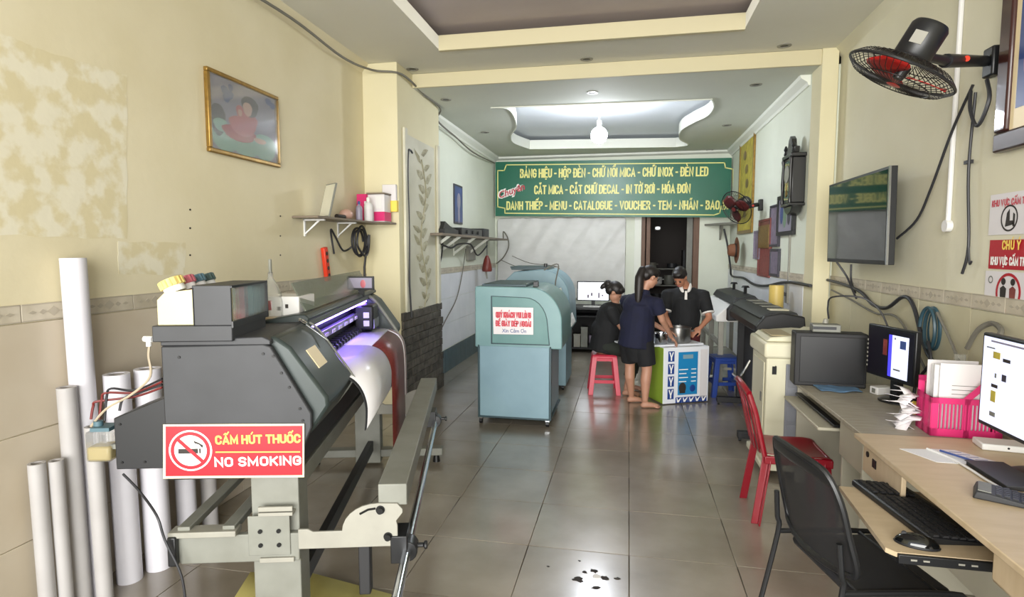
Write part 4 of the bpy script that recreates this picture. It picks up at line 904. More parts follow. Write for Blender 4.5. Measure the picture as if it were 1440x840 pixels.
t = thing('keyboard', 'white keyboard lying in front of the lit back monitor', 'keyboard', (-.5, 9.67, .761)); MB().box((-.22, -.06, 0), (.22, .06, .02)).build('body', 'paper_white', t, bev=.004); MB().box((-.2, -.05, .02), (.2, .05, .024)).build('key_block', 'plate_white', t)
t = thing('waste_basket', 'small red basket on the lower shelf of the black desk', 'basket', (-.3, 9.66, .091)); MB().lathe([(.09, 0), (.12, .2), (.125, .2), (.11, .18), (.08, .01)], 18).build('body', 'red_plastic', t)
for k, (x, m, h) in enumerate([(-.95, 'brown_stain', .3), (-.82, 'plate_white', .22), (-.70, 'stand_grey', .34), (-.56, 'mauve_card', .2)]):
    q = thing('storage_box', ['dark box leftmost on the lower shelf of the black desk', 'pale box second from left in the black desk', 'grey tall box in the middle of the black desk shelf', 'mauve low box near the red basket in the black desk'][k], 'box', (x, 9.7, .091)); MB().box((-.055, -.06, 0), (.055, .06, h)).build('body', m, q, bev=.004); MB().box((-.057, -.062, h-.03), (.057, .062, h)).build('lid', m, q, bev=.002)

# ================================================================== BEHIND THE DOORWAY
t = thing('kitchen_rack', 'dim rack with pale containers seen through the doorway', 'rack', (.75, 12.6, 0))
for x in (-.38, .38): MB().box((x-.02, -.02, 0), (x+.02, .4, 1.7)).build('upright', 'dark_metal', t)
for z in (.5, .95, 1.3): MB().box((-.38, -.02, z), (.38, .4, z+.02)).build('rack_shelf', 'stand_grey', t)
for k, (x, z, w_, h, m, lb) in enumerate([(.48, 1.32, .2, .12, 'plate_white', 'white pot on the top level of the dim rack, left'), (.58, .97, .26, .16, 'paper_white', 'white bowl on the middle level of the dim rack'), (.85, .97, .22, .2, 'stand_grey', 'grey box on the middle level of the dim rack, right'), (.9, 1.32, .2, .1, 'dark_metal', 'dark pan on the top level of the dim rack'), (.6, .52, .3, .25, 'dark_metal', 'dark pot on the low level of the dim rack')]):
    q = thing('container', lb, 'container', (x, 12.75, z)); MB().lathe([(w_*.4, 0), (w_*.5, h*.2), (w_*.5, h), (w_*.46, h), (w_*.44, .02)], 18).build('body', m, q); MB().cone((w_*.5, 0, h*.7), (w_*.7, 0, h*.7), .012, n=6).build('handle', m, q)
t = thing('lamp', 'tiny lit lamp high in the dark corridor', 'lamp', P(925, 321, Y=13.3)); MB().ball((0, 0, 0), (.05, .03, .03)).build('glow', 'screen_back', t); MB().box((-.06, .02, -.04), (.06, .06, .04)).build('housing', 'plate_white', t)

# ================================================================== RIGHT REAR WALL
def wallpanel(name, lb, cat, px0, py0, px1, py1, frame, inner, X=XR2, fw=.03, dz=None, th=.03):
    a = P(px0, py0, X=X); b = P(px1, py1, X=X); y1, y0 = a.y, b.y; z1 = a.z; z0 = dz if dz else b.z
    t = thing(name, lb, cat, (X, (y0+y1)/2, z0))
    if frame: MB().box((X-th, y0, z0+fw), (X, y0+fw, z1-fw)).box((X-th, y1-fw, z0+fw), (X, y1, z1-fw)).box((X-th, y0, z0), (X, y1, z0+fw)).box((X-th, y0, z1-fw), (X, y1, z1)).build('frame', frame, t, world=True, bev=.004)
    MB().box((X-th*.6, y0+.003, z0+.003), (X-.001, y1-.003, z1-.003)).build('print', inner, t, world=True); return t, (y0, y1, z0, z1)
t, q = wallpanel('scroll_picture', 'tall yellow scroll picture high on the rear right wall', 'picture', 1043, 200, 1059, 325, 'gold_frame', 'scroll_yellow', fw=.05, dz=1.95)
for k in range(5): MB().ball((XR2-.02, (q[0]+q[1])/2+.12*math.sin(k*2), q[2]+.3+.22*k), (.004, .12, .07)).build('printed_shape', 'gold_frame', t, world=True)
wallpanel('poster', 'small mauve card on the rear right wall near the hat', 'poster', 1063, 325, 1070, 365, 'mauve_card', 'mauve_card')
t, q = wallpanel('poster', 'dark maroon calendar print in two halves on the rear right wall', 'poster', 1070, 310, 1084, 391, 'maroon_card', 'maroon_card')
MB().box((XR2-.034, q[0]+.05, (q[2]+q[3])/2), (XR2-.03, q[1]-.05, q[3]-.08)).build('printed_panel', 'gold_frame', t, world=True)
t, q = wallpanel('poster', 'upper mauve photo print left of the black frame', 'poster', 1086, 290, 1097, 347, 'photo_dark', 'mauve_card')
t, q = wallpanel('poster', 'lower mauve photo print beneath the upper mauve one', 'poster', 1086, 350, 1097, 390, 'photo_dark', 'mauve_card')
t, q = wallpanel('picture_frame', 'black framed grey-blue photo beside the ornate clock', 'picture', 1098, 277, 1119, 330, 'black_plastic', 'photo_mauve', fw=.045, th=.04)
for k, (u, v, m) in enumerate([(.3, .5, 'photo_dark'), (.55, .45, 'photo_green'), (.75, .55, 'photo_blue')]):
    MB().ball((XR2-.025, q[0]+u*(q[1]-q[0]), q[2]+v*(q[3]-q[2])), (.004, .07, .12)).build('printed_shape', m, t, world=True)
# ornate clock
t = thing('wall_clock', 'ornate dark wooden pendulum wall clock with carved crown', 'clock', (XR2, 6.55, 2.08))
MB().box((-.13, -.16, .1), (0, .16, .56)).build('case', 'clock_black', t, bev=.01)
MB().box((-.138, -.11, .13), (-.128, .11, .53)).build('glass_door', 'black_gloss', t, bev=.003)
MB().box((-.15, -.18, .56), (0, .18, .60)).build('cornice', 'clock_black', t, bev=.008); MB().box((-.15, -.18, .07), (0, .18, .1)).build('base_moulding', 'clock_black', t, bev=.008)
MB().prism([(-.17, .60), (-.19, .66), (-.12, .66), (-.07, .70), (-.06, .75), (0, .79), (.06, .75), (.07, .70), (.12, .66), (.19, .66), (.17, .60)], 'x', -.12, -.07).build('crown', 'clock_black', t, bev=.006)
for y in (-.15, .15): MB().lathe([(.012, .60), (.02, .62), (.012, .65), (.022, .67), (.008, .71)], 12, M=Matrix.Translation((-.12, y, 0))).build('finial', 'clock_black', t)
for y in (-.15, .15): MB().lathe([(.016, .1), (.02, .12), (.012, .16), (.018, .3), (.012, .5), (.02, .54), (.016, .56)], 12, M=Matrix.Translation((-.14, y, 0))).build('column', 'clock_black', t)
MB().prism([(-.17, .07), (-.1, .01), (0, -.02), (.1, .01), (.17, .07)], 'x', -.12, -.02).build('bottom_carving', 'clock_black', t, bev=.006)
MB().cone((-.139, 0, .40), (-.143, 0, .40), .09, n=28).build('dial', 'plate_white', t); MB().cone((-.139, 0, .2), (-.143, 0, .2), .035, n=20).box((-.142, -.004, .2), (-.139, .004, .33)).build('pendulum', 'gold_frame', t)
# hat
c = P(1036, 352, X=1.62)
t = thing('hat', 'brown brimmed hat hanging on the rear right wall', 'hat', c, rot=(0, R(-90), 0))
MB().lathe([(.01, .13), (.07, .125), (.09, .10), (.1, .02), (.105, 0)], 20, cap=False).build('crown', 'hat_brown', t, solid=.004)
MB().lathe([(.10, .0), (.16, -.01), (.2, .005)], 24, cap=False).build('brim', 'hat_brown', t, solid=.004); MB().lathe([(.103, .01), (.1, .035)], 20, cap=False).build('band', 'brown_stain', t, solid=.003)
# corner shelf near the second fan
c = P(1015, 315, Y=10.5)
t = thing('corner_shelf', 'small white corner shelf below the rear fan', 'shelf', (1.55, 10.5, c.z-.02)); MB().prism([(-.25, .28), (.17, .28), (.17, -.45), (.1, -.45)], 'z', 0, .03).build('board', 'plate_white', t); MB().prism([(.28, 0), (.28, -.25), (.02, 0)], 'x', .0, .03).build('bracket', 'plate_white', t)
tag(MB().tube([P(1018, 322, Y=10.5), P(1023, 345, Y=10.5), P(1027, 375, Y=10.3), P(1029, 388, X=XR2-.03), P(1045, 391, X=XR2-.03), P(1060, 400, X=XR2-.03), P(1078, 402, X=XR2-.03), P(1105, 397, X=XR2-.03), P(1140, 402, X=XR2-.03)], .016, 6, sm=6).build('wall_cable', 'cable'), 'thick dark cable dropping from the corner shelf and running along rear right wall', 'cable')
tag(MB().tube([(1.84, 5.96, 1.42), (1.86, 5.6, 1.40), (1.86, 5.2, 1.36), (1.86, 4.95, 1.28), (1.86, 4.7, 1.28), (1.86, 4.45, 1.38), (1.86, 4.3, 1.33), (1.86, 4.15, 1.12), (1.85, 4.0, 1.02), (1.84, 3.8, .98)], .013, 8, sm=8).build('wall_cable', 'cable'), 'black cable sagging along the right wall behind the monitors', 'cable')
tag(MB().tube([(1.86, 5.9, 1.33), (1.86, 5.4, 1.28), (1.86, 4.9, 1.22), (1.86, 4.5, 1.22), (1.86, 4.1, .95)], .008, 8, sm=8).build('wall_cable', 'cable_grey'), 'thin grey cable running just below the black one on the right wall', 'cable')
t = thing('wall_socket', 'white socket with vertical conduit on the rear right wall', 'socket', (XR2, 6.85, 1.12)); MB().box((-.03, -.05, .0), (0, .05, .22)).box((-.02, -.012, .2), (0, .012, 1.2)).build('plate', 'plate_white', t, bev=.003); MB().box((-.07, -.02, .08), (-.03, .02, .12)).build('plug', 'black_plastic', t)
MB().tube([(-.06, 0, .1), (-.12, .03, .08), (-.15, .15, -.1), (-.15, .2, -.35)], .009, 6, sm=5).build('cord', 'cable', t)
# yellow tube
c = P(1087, 478, Z=.0); 
t = thing('yellow_roll', 'tall yellowish roll standing behind the plotters at the right wall', 'roll', (1.58, 6.75, 0)); MB().lathe([(.05, 0), (.075, 0), (.075, 1.32), (.05, 1.32), (.05, 1.25), (.05, 0.02)], 20, cap=False).build('sleeve', 'tube_yellow', t); MB().lathe([(.05, 0.001), (.05, 1.3), (.04, 1.3), (.04, .001)], 16, cap=False).build('core', 'plate_white', t)

# ================================================================== WALL FANS
def fan(lb, hub, n, rad, wall, spin=0, bm_='fan_red'):
    n = Vector(n).normalized(); q = n.to_track_quat('Z', 'Y'); t = thing('wall_fan', lb, 'fan', hub, rot=q.to_euler())
    Mt = wm(t); r = rad
    mb = MB()   # cage: +z is the front
    for k in range(48):
        a = 2*PI*k/48; ca, sa = math.cos(a), math.sin(a)
        mb.tube([(.12*r*ca, .12*r*sa, .26*r), (.5*r*ca, .5*r*sa, .25*r), (.85*r*ca, .85*r*sa, .18*r), (r*ca, r*sa, .06*r)], .0022*r/.29, 4)
        mb.tube([(.3*r*ca, .3*r*sa, -.22*r), (.85*r*ca, .85*r*sa, -.12*r), (r*ca, r*sa, .0)], .0022*r/.29, 4)
    mb.build('cage_wires', 'fan_wire', t)
    ring = lambda rr, z, w_: MB().tube([(rr*math.cos(2*PI*k/40), rr*math.sin(2*PI*k/40), z) for k in range(40)], w_, 6, closed=True)
    ring(r, .03*r, .028*r).build('cage_rim', 'black_plastic', t)
    ring(.66*r, .225*r, .01*r).build('cage_ring', 'fan_wire', t); ring(.66*r, -.165*r, .01*r).build('cage_ring', 'fan_wire', t)
    MB().lathe([(.001, .28*r), (.13*r, .27*r), (.14*r, .25*r)], 24, cap=False).build('badge', bm_, t)
    for k in range(3):
        a = 2*PI*k/3+spin; rows = []
        for i in range(6):
            rr = r*(.14+.72*i/5); w_ = (.25+.75*math.sin(PI*(i+.8)/6.5))*.42*r
            rows.append([(rr*math.cos(a)-s*w_*math.sin(a), rr*math.sin(a)+s*w_*math.cos(a), .05*r+s*.08*r) for s in (-.9, -.3, .3, .9)])
        MB().sheet([[Vector(p) for p in row] for row in rows]).build('blade', bm_, t, solid=.003)
    MB().cone((0, 0, -.1*r), (0, 0, .14*r), .13*r, .1*r, 20).build('hub', 'black_plastic', t)
    MB().lathe([(.3*r, -.24*r), (.34*r, -.3*r), (.34*r, -.85*r), (.30*r, -.92*r), (.05*r, -.94*r)], 24).build('motor_housing', 'black_plastic', t)
    dl_ = wm(t).inverted() @ Vector((0, 0, EYE)); MB().box((.335*r, -.11*r, -.68*r), (.348*r, .11*r, -.45*r), Matrix.Rotation(math.atan2(dl_.y, dl_.x)+.25, 4, 'Z')).build('rating_label', 'plate_white', t)
    back = Mt @ Vector((0, 0, -.35*r)); w = Vector(wall)
    d = w-back; mid = back+d*.35+Vector((0, 0, -.02))
    MB().cone(mid, w-Vector((.06, 0, 0)), .14*r, .12*r, 12).cone(back, mid, .07*r, .1*r, 12).build('wall_arm', 'black_plastic', t, world=True)
    MB().cone(mid.lerp(w, .35)+Vector((-.01, -.16*r, 0)), mid.lerp(w, .35)+Vector((-.01, -.12*r, 0)), .06*r, n=14).build('swivel_knob', 'orange_red', t, world=True)
    MB().box((w.x-.05, w.y-.2*r, w.z-.35*r), (w.x, w.y+.2*r, w.z+.3*r)).build('wall_plate', 'black_plastic', t, world=True, bev=.01)
    return t
hub = P(1268, 101, Y=3.05)
f1 = fan('large black wall fan with red blades tilted down, front right', hub, (-.45, .17, -.87), .235, (1.9, 3.62, P(1390, 92, X=1.9).z), .5)
hub2 = P(1036, 292, Y=8.2)
f2 = fan('small wall fan overlapping the right end of the banner', hub2, (-.72, -.55, -.45), .23, (XR2, 8.3, P(1066, 290, X=XR2).z), .2, 'fan_maroon')
tag(MB().tube([(1.87, 3.78, 2.62), (1.86, 3.95, 2.4), (1.86, 4.15, 2.1), (1.86, 4.32, 1.9), (1.82, 4.5, 1.78)], .008, 8, sm=6).build('fan_cord', 'cable'), 'dark cord running diagonally from the big fan down to the television', 'cable')
a_ = P(1372, 130, X=1.87); b_ = P(1362, 240, X=1.87); c_ = P(1362, 345, X=1.87); d_ = P(1353, 385, X=1.87)
mb = MB().tube([a_, b_, c_, d_], .008, 8, sm=5).tube([c_, c_+Vector((0, -.02, -.1)), P(1366, 368, X=1.86)], .006, 6, sm=4).box(P(1362, 228, X=1.88)-Vector((.01, .03, .01)), P(1362, 228, X=1.88)+Vector((.01, .03, .01)))
tag(mb.build('pull_cord', 'cable'), 'frayed dark cord hanging straight down from the big fan bracket', 'cable')
mb = MB().tube([a_+Vector((0, .05, .02)), a_+Vector((-.03, -.02, -.1)), a_+Vector((-.03, -.1, -.2)), a_+Vector((-.02, -.17, -.08)), a_+Vector((0, -.1, .04))], .01, 6, sm=6)
tag(mb.build('cord_loop', 'cable'), 'looped brown cords bundled under the big fan bracket', 'cable')
# conduit
a_ = P(1352, -30, X=1.885); b_ = P(1333, 318, X=1.885)
t = thing('conduit', 'white vertical conduit pipe with round end box on the right wall', 'conduit', b_)
MB().cone((0, 0, 0), (a_.x-b_.x, 0, ZC-b_.z), .014, n=10).build('pipe', 'paper_white', t); MB().cone((.013, 0, 0), (-.02, 0, 0), .035, n=18).build('end_box', 'paper_white', t)
# television
t = thing('television', 'large black flat television on the right wall reflecting the banner', 'television', (1.70, 4.94, 1.60), rot=(0, R(-.8), 0))
MB().box((-.0, -.60, 0), (.05, .60, .66)).build('bezel', 'black_plastic', t, bev=.004); MB().box((-.003, -.575, .03), (.001, .575, .64)).build('screen', 'black_gloss', t)
MB().box((-.004, -.602, -.0), (.01, -.59, .66)).build('chrome_edge', 'chrome', t); MB().box((.05, -.12, .2), (.17, .12, .45)).build('wall_mount', 'soft_black', t)
MB().tube([(.03, .45, .0), (.1, .42, -.12), (.12, .35, -.22), (.14, .3, -.3)], .008, 6, sm=4).build('power_cord', 'cable', t)
# big framed picture at the right edge
t, q = wallpanel('picture_frame', 'large dark wood framed picture cut by the right picture edge', 'picture', 1403, 215, 1470, 215, None, 'dark_wood', X=1.9)
bpy.data.objects.remove([o for o in C.objects if o.parent == t][0])
y1 = P(1404, 110, X=1.86).y; y0 = y1-.95; z0 = P(1403, 215, X=1.86).z; z1 = z0+1.1; t.location = (1.9, (y0+y1)/2, z0)
MB().box((1.85, y0, z0+.1), (1.9, y0+.1, z1-.1)).box((1.85, y1-.1, z0+.1), (1.9, y1, z1-.1)).box((1.85, y0, z0), (1.9, y1, z0+.1)).box((1.85, y0, z1-.1), (1.9, y1, z1)).build('frame', 'dark_wood', t, world=True, bev=.012)
MB().box((1.87, y0+.1, z0+.1), (1.885, y1-.1, z1-.1)).build('mat_board', 'sign_cream', t, world=True)
MB().box((1.868, y0+.2, z0+.2), (1.872, y1-.14, z1-.2)).build('print', 'photo_blue', t, world=True); MB().ball((1.868, y1-.3, z0+.42), (.004, .12, .16)).build('printed_shape', 'photo_rose', t, world=True)
# notices on right wall
def rs(px, py, o=.004): return P(px, py, X=XR-o)
y_l = rs(1392, 300).y
def rp(u, z, o=.004): return Vector((XR-o, y_l-u, z))
Rw = Matrix(((0, 0, 0, 0),)*4) if 0 else Matrix.Rotation(R(-90), 4, 'Z')
zt = [rs(1392, py).z for py in (275, 331, 338, 378, 381, 437)]
def rtext(txt, u, z, w_, h, m, par, bold=.03): stroke('lettering', txt, w_, h, m, par, Matrix.Translation(rp(u, z, .0065)) @ Rw, .2)
W_ = .42
def rcirc(name, u, z, r, m, par, o, r0=0):
    mb = MB(); n = 30
    mb.lathe([(r0 if r0 else .0005, 0), (r, 0), (r, .0005), (r0 if r0 else .0005, .0005)], n, cap=False)
    Mx = Matrix.Translation(rp(u, z, o)) @ Matrix.Rotation(R(-90), 4, 'Y'); mb.v = [Mx @ v for v in mb.v]; mb.build(name, m, par, world=True, smooth=False)
t1 = thing('notice', 'white no-smoking area notice, topmost of the three on the right wall', 'notice', rp(W_/2, zt[1], 0))
quad('paper', [rp(0, zt[1]), rp(W_, zt[1]), rp(W_, zt[0]), rp(0, zt[0])], 'sign_paper', t1, 0, .001)
rtext('KHU VỰC CẤM THUỐC', .02, zt[0]-.066, .36, .036, 'red_letters', t1)
rcirc('symbol_ring', .17, zt[1]+.083, .068, 'brown_stain', t1, .006, .059); quad('symbol_figure', [rp(.14, zt[1]+.04, .006), rp(.21, zt[1]+.05, .006), rp(.20, zt[1]+.07, .006), rp(.175, zt[1]+.07, .006), rp(.17, zt[1]+.13, .006), rp(.15, zt[1]+.11, .006)], 'brown_stain', t1, 0, .0005); quad('symbol_figure', [rp(.2, zt[1]+.04, .006), rp(.215, zt[1]+.04, .006), rp(.215, zt[1]+.10, .006), rp(.2, zt[1]+.11, .006)], 'brown_stain', t1, 0, .0005)
t2 = thing('notice', 'red warning notice with yellow heading, middle one on the right wall', 'notice', rp(W_/2, zt[3], 0))
quad('paper', [rp(.02, zt[3]), rp(W_, zt[3]), rp(W_, zt[2]), rp(.02, zt[2])], 'sign_red', t2, 0, .001)
rtext('CHÚ Ý', .13, zt[3]+.10, .15, .05, 'yellow_letters', t2); rtext('KHU VỰC CẤM THUỐC', .04, zt[3]+.02, .35, .045, 'white_letters', t2)
t3 = thing('notice', 'white notice with red circle around two dark figures, lowest on right wall', 'notice', rp(W_/2, zt[5], 0))
quad('paper', [rp(.0, zt[5]), rp(W_, zt[5]), rp(W_, zt[4]), rp(.0, zt[4])], 'sign_paper', t3, 0, .001)
zc = (zt[4]+zt[5])/2; rcirc('symbol_ring', .20, zc, .10, 'sign_red', t3, .006, .085)
for u in (.16, .235):
    rcirc('symbol_figure', u, zc+.055, .018, 'brown_stain', t3, .0065); quad('symbol_figure', [rp(u-.02, zc-.06, .006), rp(u+.02, zc-.06, .006), rp(u+.025, zc+.02, .006), rp(u, zc+.035, .006), rp(u-.025, zc+.02, .006)], 'brown_stain' if u < .2 else 'maroon_card', t3, 0, .0005)
for z in (zc+.06, zc-.05): rcirc('symbol_ring', .05, z, .02, 'stand_grey', t3, .006, .014)

# ================================================================== RIGHT SIDE DESKS
t = thing('office_desk', 'near beige wood desk with sliding keyboard shelf at the right edge', 'desk', (1.5, 2.3, 0))
def B_(a, b, n, m, par=t, bev=.003): return MB().box(a, b).build(n, m, par, world=True, bev=bev)
B_((1.145, 1.2, .745), (1.885, 3.2, .77), 'desktop', 'desk_beige', t, .004)
B_((1.17, 2.72, .60), (1.19, 3.14, .745), 'front_panel', 'desk_beige', t)
B_((1.17, 3.14, .0), (1.86, 3.16, .745), 'side_panel', 'desk_side', t); B_((1.20, 1.95, .60), (1.7, 2.14, .745), 'runner_block', 'desk_beige', t, .015); B_((1.17, 1.3, .0), (1.86, 1.32, .745), 'side_panel', 'desk_side', t)
B_((1.5, 1.32, .2), (1.52, 3.14, .745), 'modesty_panel', 'desk_side', t)
MB().cone((1.172, 3.08, .70), (1.165, 3.08, .70), .014, n=14).build('lock', 'bolt', t, world=True)
MB().box((1.166, 2.98, .66), (1.172, 3.02, .70)).build('drawer_pull', 'bolt', t, world=True)
kt = MB().prism([(.935, 2.27), (.965, 2.84), (1.48, 2.84), (1.48, 2.24), (.96, 2.24)], 'z', .602, .62).build('keyboard_shelf', 'desk_beige', t, world=True)
MB().box((.962, 2.225, .585), (1.48, 2.24, .618)).build('metal_edge', 'black_plastic', kt, world=True, bev=.002)
for x in (1.0, 1.04, 1.15, 1.19, 1.38): MB().box((x, 2.223, .60), (x+.02, 2.2255, .606)).build('scuff_mark', 'plate_white', kt, world=True)
# keyboard, mouse
t = thing('keyboard', 'black keyboard on the pulled-out shelf of the near desk', 'keyboard', (1.16, 2.62, .621), rz=R(98))
MB().prism([(-.10, 0), (-.10, .012), (.09, .028), (.10, .02), (.10, 0)], 'x', -.29, .26).build('body', 'black_plastic', t, bev=.004)
random.seed(2); kp = None
for r_ in range(6):
    y = -.08+r_*.03+(.006 if r_ == 5 else 0)
    for c_ in range(20):
        if c_ in (14,) or (r_ == 0 and 3 < c_ < 9): continue
        x = -.275+c_*.026+(.005 if c_ > 14 else 0)
        if kp is None: kp = MB().prism([(-.011, 0), (-.009, .008), (.009, .008), (.011, 0)], 'x', -.011, .011).build('key', 'soft_black', t); kk = kp
        else: kk = kp.copy(); C.objects.link(kk)
        kk.location = (x, y, .0135+(y+.1)*.084)
MB().prism([(-.10, 0), (-.08, .012), (-.1, .014), (-.13, .006)], 'x', -.29, .26).build('wrist_rest', 'black_plastic', t)
MB().box((-.06+.3, -.07, .014), (.255, .06, .016)).build('media_strip', 'darker_metal', t)
t = thing('mouse', 'glossy black computer mouse on the keyboard shelf corner', 'mouse', (1.055, 2.31, .621), rz=R(70))
mb = MB().ball((0, 0, 0), (.040, .072, .042), 20, 14); mb.v = [Vector((v.x, v.y, max(v.z, 0))) for v in mb.v]; mb.build('shell', 'black_gloss', t)
MB().ball((0, 0, -.002), (.0415, .0735, .018), 20, 8).build('side_band', 'darker_metal', t).location.z = .006
MB().cone((-.004, .04, .034), (.004, .04, .034), .009, n=12).build('scroll_wheel', 'soft_black', t)
tag(MB().tube([(1.09, 2.36, .63), (1.2, 2.34, .626), (1.35, 2.38, .626), (1.45, 2.5, .626)], .003, 6, sm=6).build('mouse_cable', 'desk_edge'), 'thin mouse cable trailing across the keyboard shelf', 'cable')
# papers, pen, calculator, dark folder
t = thing('paper_sheets', 'white paper sheets under a pen on the near beige desk', 'paper', (1.42, 2.93, .771))
MB().prism([(-.16, .04), (.0, .06), (.12, .02), (.14, -.13), (-.08, -.12)], 'z', 0, .002).build('lower_sheet', 'paper_white', t)
MB().prism([(-.02, .06), (.08, .06), (.2, -.10), (.10, -.14)], 'z', .002, .004).build('upper_sheet', 'sign_paper', t)
for k in range(4): MB().prism([(.04+.02*k, .03-.03*k), (.09+.02*k, .03-.03*k), (.09+.02*k, .025-.03*k), (.04+.02*k, .025-.03*k)], 'z', .004, .0045).build('printed_line', 'photo_blue', t)
tag(MB().cone((1.42, 2.95, .781), (1.50, 2.82, .781), .005, n=8).cone((1.50, 2.82, .781), (1.508, 2.807, .781), .005, .001, n=8).build('pen', 'photo_blue'), 'blue pen lying on the white sheets', 'pen')
t = thing('calculator', 'dark grey desk calculator on the near beige desk', 'calculator', (1.40, 2.43, .771), rz=R(62))
MB().prism([(-.09, 0), (-.09, .012), (.06, .03), (.09, .03), (.1, 0)], 'x', -.065, .065).build('body', 'dark_metal', t, bev=.005)
MB().prism([(.045, .029), (.045, .032), (.085, .034), (.085, .031)], 'x', -.055, .055).build('display', 'stand_grey', t)
for r_ in range(5):
    for c_ in range(5): MB().box((-.054+c_*.022, -.08+r_*.024, .012+r_*.003), (-.038+c_*.022, -.064+r_*.024, .019+r_*.003)).build('key', 'black_plastic', t)
t = thing('document_folder', 'flat black folder under the right-edge monitor beside a white cable', 'folder', (1.50, 2.66, .771), rz=R(0)); MB().box((-.05, -.14, 0), (.09, .14, .018)).build('pages', 'soft_black', t, bev=.004); MB().box((-.055, -.145, .0182), (.095, .145, .022)).build('cover', 'dark_metal', t, bev=.003)
tag(MB().tube([(1.38, 2.98, .777), (1.42, 2.86, .777), (1.43, 2.72, .777), (1.43, 2.58, .777), (1.46, 2.4, .777)], .005, 6, sm=6).build('white_cable', 'paper_white'), 'white cable curving across the near desk beside the black folder', 'cable')
t = thing('white_adapter', 'flat white slab with a small dot beside the pink basket', 'adapter', (1.76, 3.08, .771), rz=R(-8)); MB().box((-.12, -.07, 0), (.12, .05, .03)).build('casing', 'paper_white', t, bev=.006); MB().cone((-.02, -.071, .018), (-.02, -.069, .018), .005, n=10).build('button', 'bolt', t)
# monitors
def monitor(lb, loc, rz, w, h, zb, icons):
    t = thing('monitor', lb, 'monitor', loc, rz=rz)
    MB().box((-w/2, 0, zb), (w/2, .035, zb+h)).build('casing', 'black_plastic', t, bev=.006)
    MB().box((-w/2+.015, -.002, zb+.02), (w/2-.015, .001, zb+h-.015)).build('screen', icons, t)
    MB().box((-.03, .035, .01), (.03, .075, zb+.15)).build('neck', 'black_plastic', t)
    MB().lathe([(.001, 0), (.11, 0), (.11, .008), (.09, .016), (.001, .018)], 28, M=Matrix.Translation((0, .07, 0))).build('stand_base', 'black_plastic', t); return t
m1 = monitor('large lit monitor with webpage thumbnails at the right picture edge', (1.605, 2.70, .771), R(-90), .66, .425, .13, 'screen_white')
def ic(t, x, z, w, h, m, y=-.0035): MB().box((x, y, z), (x+w, y+.001, z+h)).build('screen_icon', m, t)
for k, (x, z, w, h, m) in enumerate([(-.22, .45, .05, .03, 'scroll_yellow'), (-.15, .445, .05, .015, 'brown_stain'), (-.20, .365, .012, .02, 'stand_grey'), (-.15, .36, .03, .03, 'photo_dark'), (-.22, .32, .045, .015, 'brown_stain'), (-.22, .255, .035, .05, 'scroll_yellow'), (-.22, .19, .04, .02, 'stand_grey'), (.10, .19, .06, .30, 'screen_blue'), (-.27, .49, .06, .006, 'stand_grey'), (-.24, .52, .3, .008, 'photo_mauve')]): ic(m1, x-.02, z, w, h, m)
m2 = monitor('black monitor on the farther desk with a half white screen', (1.61, 3.99, .751), R(-76), .43, .33, .14, 'screen_dark')
ic(m2, .02, .165, .14, .26, 'screen_white'); ic(m2, -.01, .165, .03, .26, 'screen_blue'); ic(m2, -.06, .29, .035, .1, 'maroon_card'); ic(m2, .04, .21, .06, .01, 'stand_grey', -.005); ic(m2, .04, .40, .012, .012, 'stand_grey', -.005); ic(m2, .09, .35, .05, .05, 'photo_blue', -.005)
for k in range(7): MB().box((-.213, -.003, .19+k*.028), (-.205, .0, .202+k*.028)).build('side_button', 'plate_white', m2)
# second desk
t = thing('office_desk', 'farther grey-beige desk with an open keyboard shelf beside the red chair', 'desk', (1.5, 3.9, 0))
B_((1.20, 3.215, .725), (1.885, 4.53, .75), 'desktop', 'desk_grey', t, .004); B_((1.22, 3.22, 0), (1.86, 3.24, .725), 'side_panel', 'desk_side', t); B_((1.22, 4.48, 0), (1.86, 4.5, .725), 'side_panel', 'desk_side', t)
B_((1.22, 3.24, .52), (1.24, 3.62, .725), 'front_panel', 'desk_side', t); B_((1.7, 3.24, .1), (1.72, 4.48, .725), 'modesty_panel', 'desk_side', t); B_((1.24, 3.62, .0), (1.7, 3.64, .725), 'divider', 'desk_side', t)
B_((1.12, 3.68, .63), (1.6, 4.46, .65), 'keyboard_shelf', 'desk_side', t, .006); B_((1.20, 3.66, .66), (1.24, 4.47, .675), 'slide_rail', 'bolt', t)
# black case on desk2 
t = thing('equipment_case', 'large black box with a recessed panel on the farther desk', 'box', (1.39, 4.41, .751), rz=R(-4))
MB().box((-.228, -.06, .0), (.228, .09, .375)).build('casing', 'soft_black', t, bev=.008); MB().box((-.195, -.064, .025), (.215, -.058, .35)).build('panel', 'black_plastic', t, bev=.003)
for x in (-.2, .2): MB().box((x-.02, -.06, -.0), (x+.02, .08, .004)).build('foot', 'bolt', t)
t = thing('router', 'small grey box standing on top of the large black box', 'electronics', (1.37, 4.44, 1.127), rz=R(-4)); MB().box((-.09, -.05, 0), (.09, .05, .055)).build('casing', 'stand_grey', t, bev=.006); MB().box((-.09, -.052, .02), (.06, -.049, .04)).build('front_panel', 'dark_metal', t); MB().cone((0, 0, .06), (0, .0, .09), .02, .012, 10).build('knob', 'plate_white', t)
tag(MB().tube([(1.39, 4.44, 1.22), (1.40, 4.5, 1.30), (1.46, 4.6, 1.36), (1.65, 4.6, 1.36), (1.75, 4.55, 1.28), (1.8, 4.5, 1.15)], .006, 6, sm=6).build('router_cable', 'cable'), 'thin black cable arching up from the small grey box', 'cable')
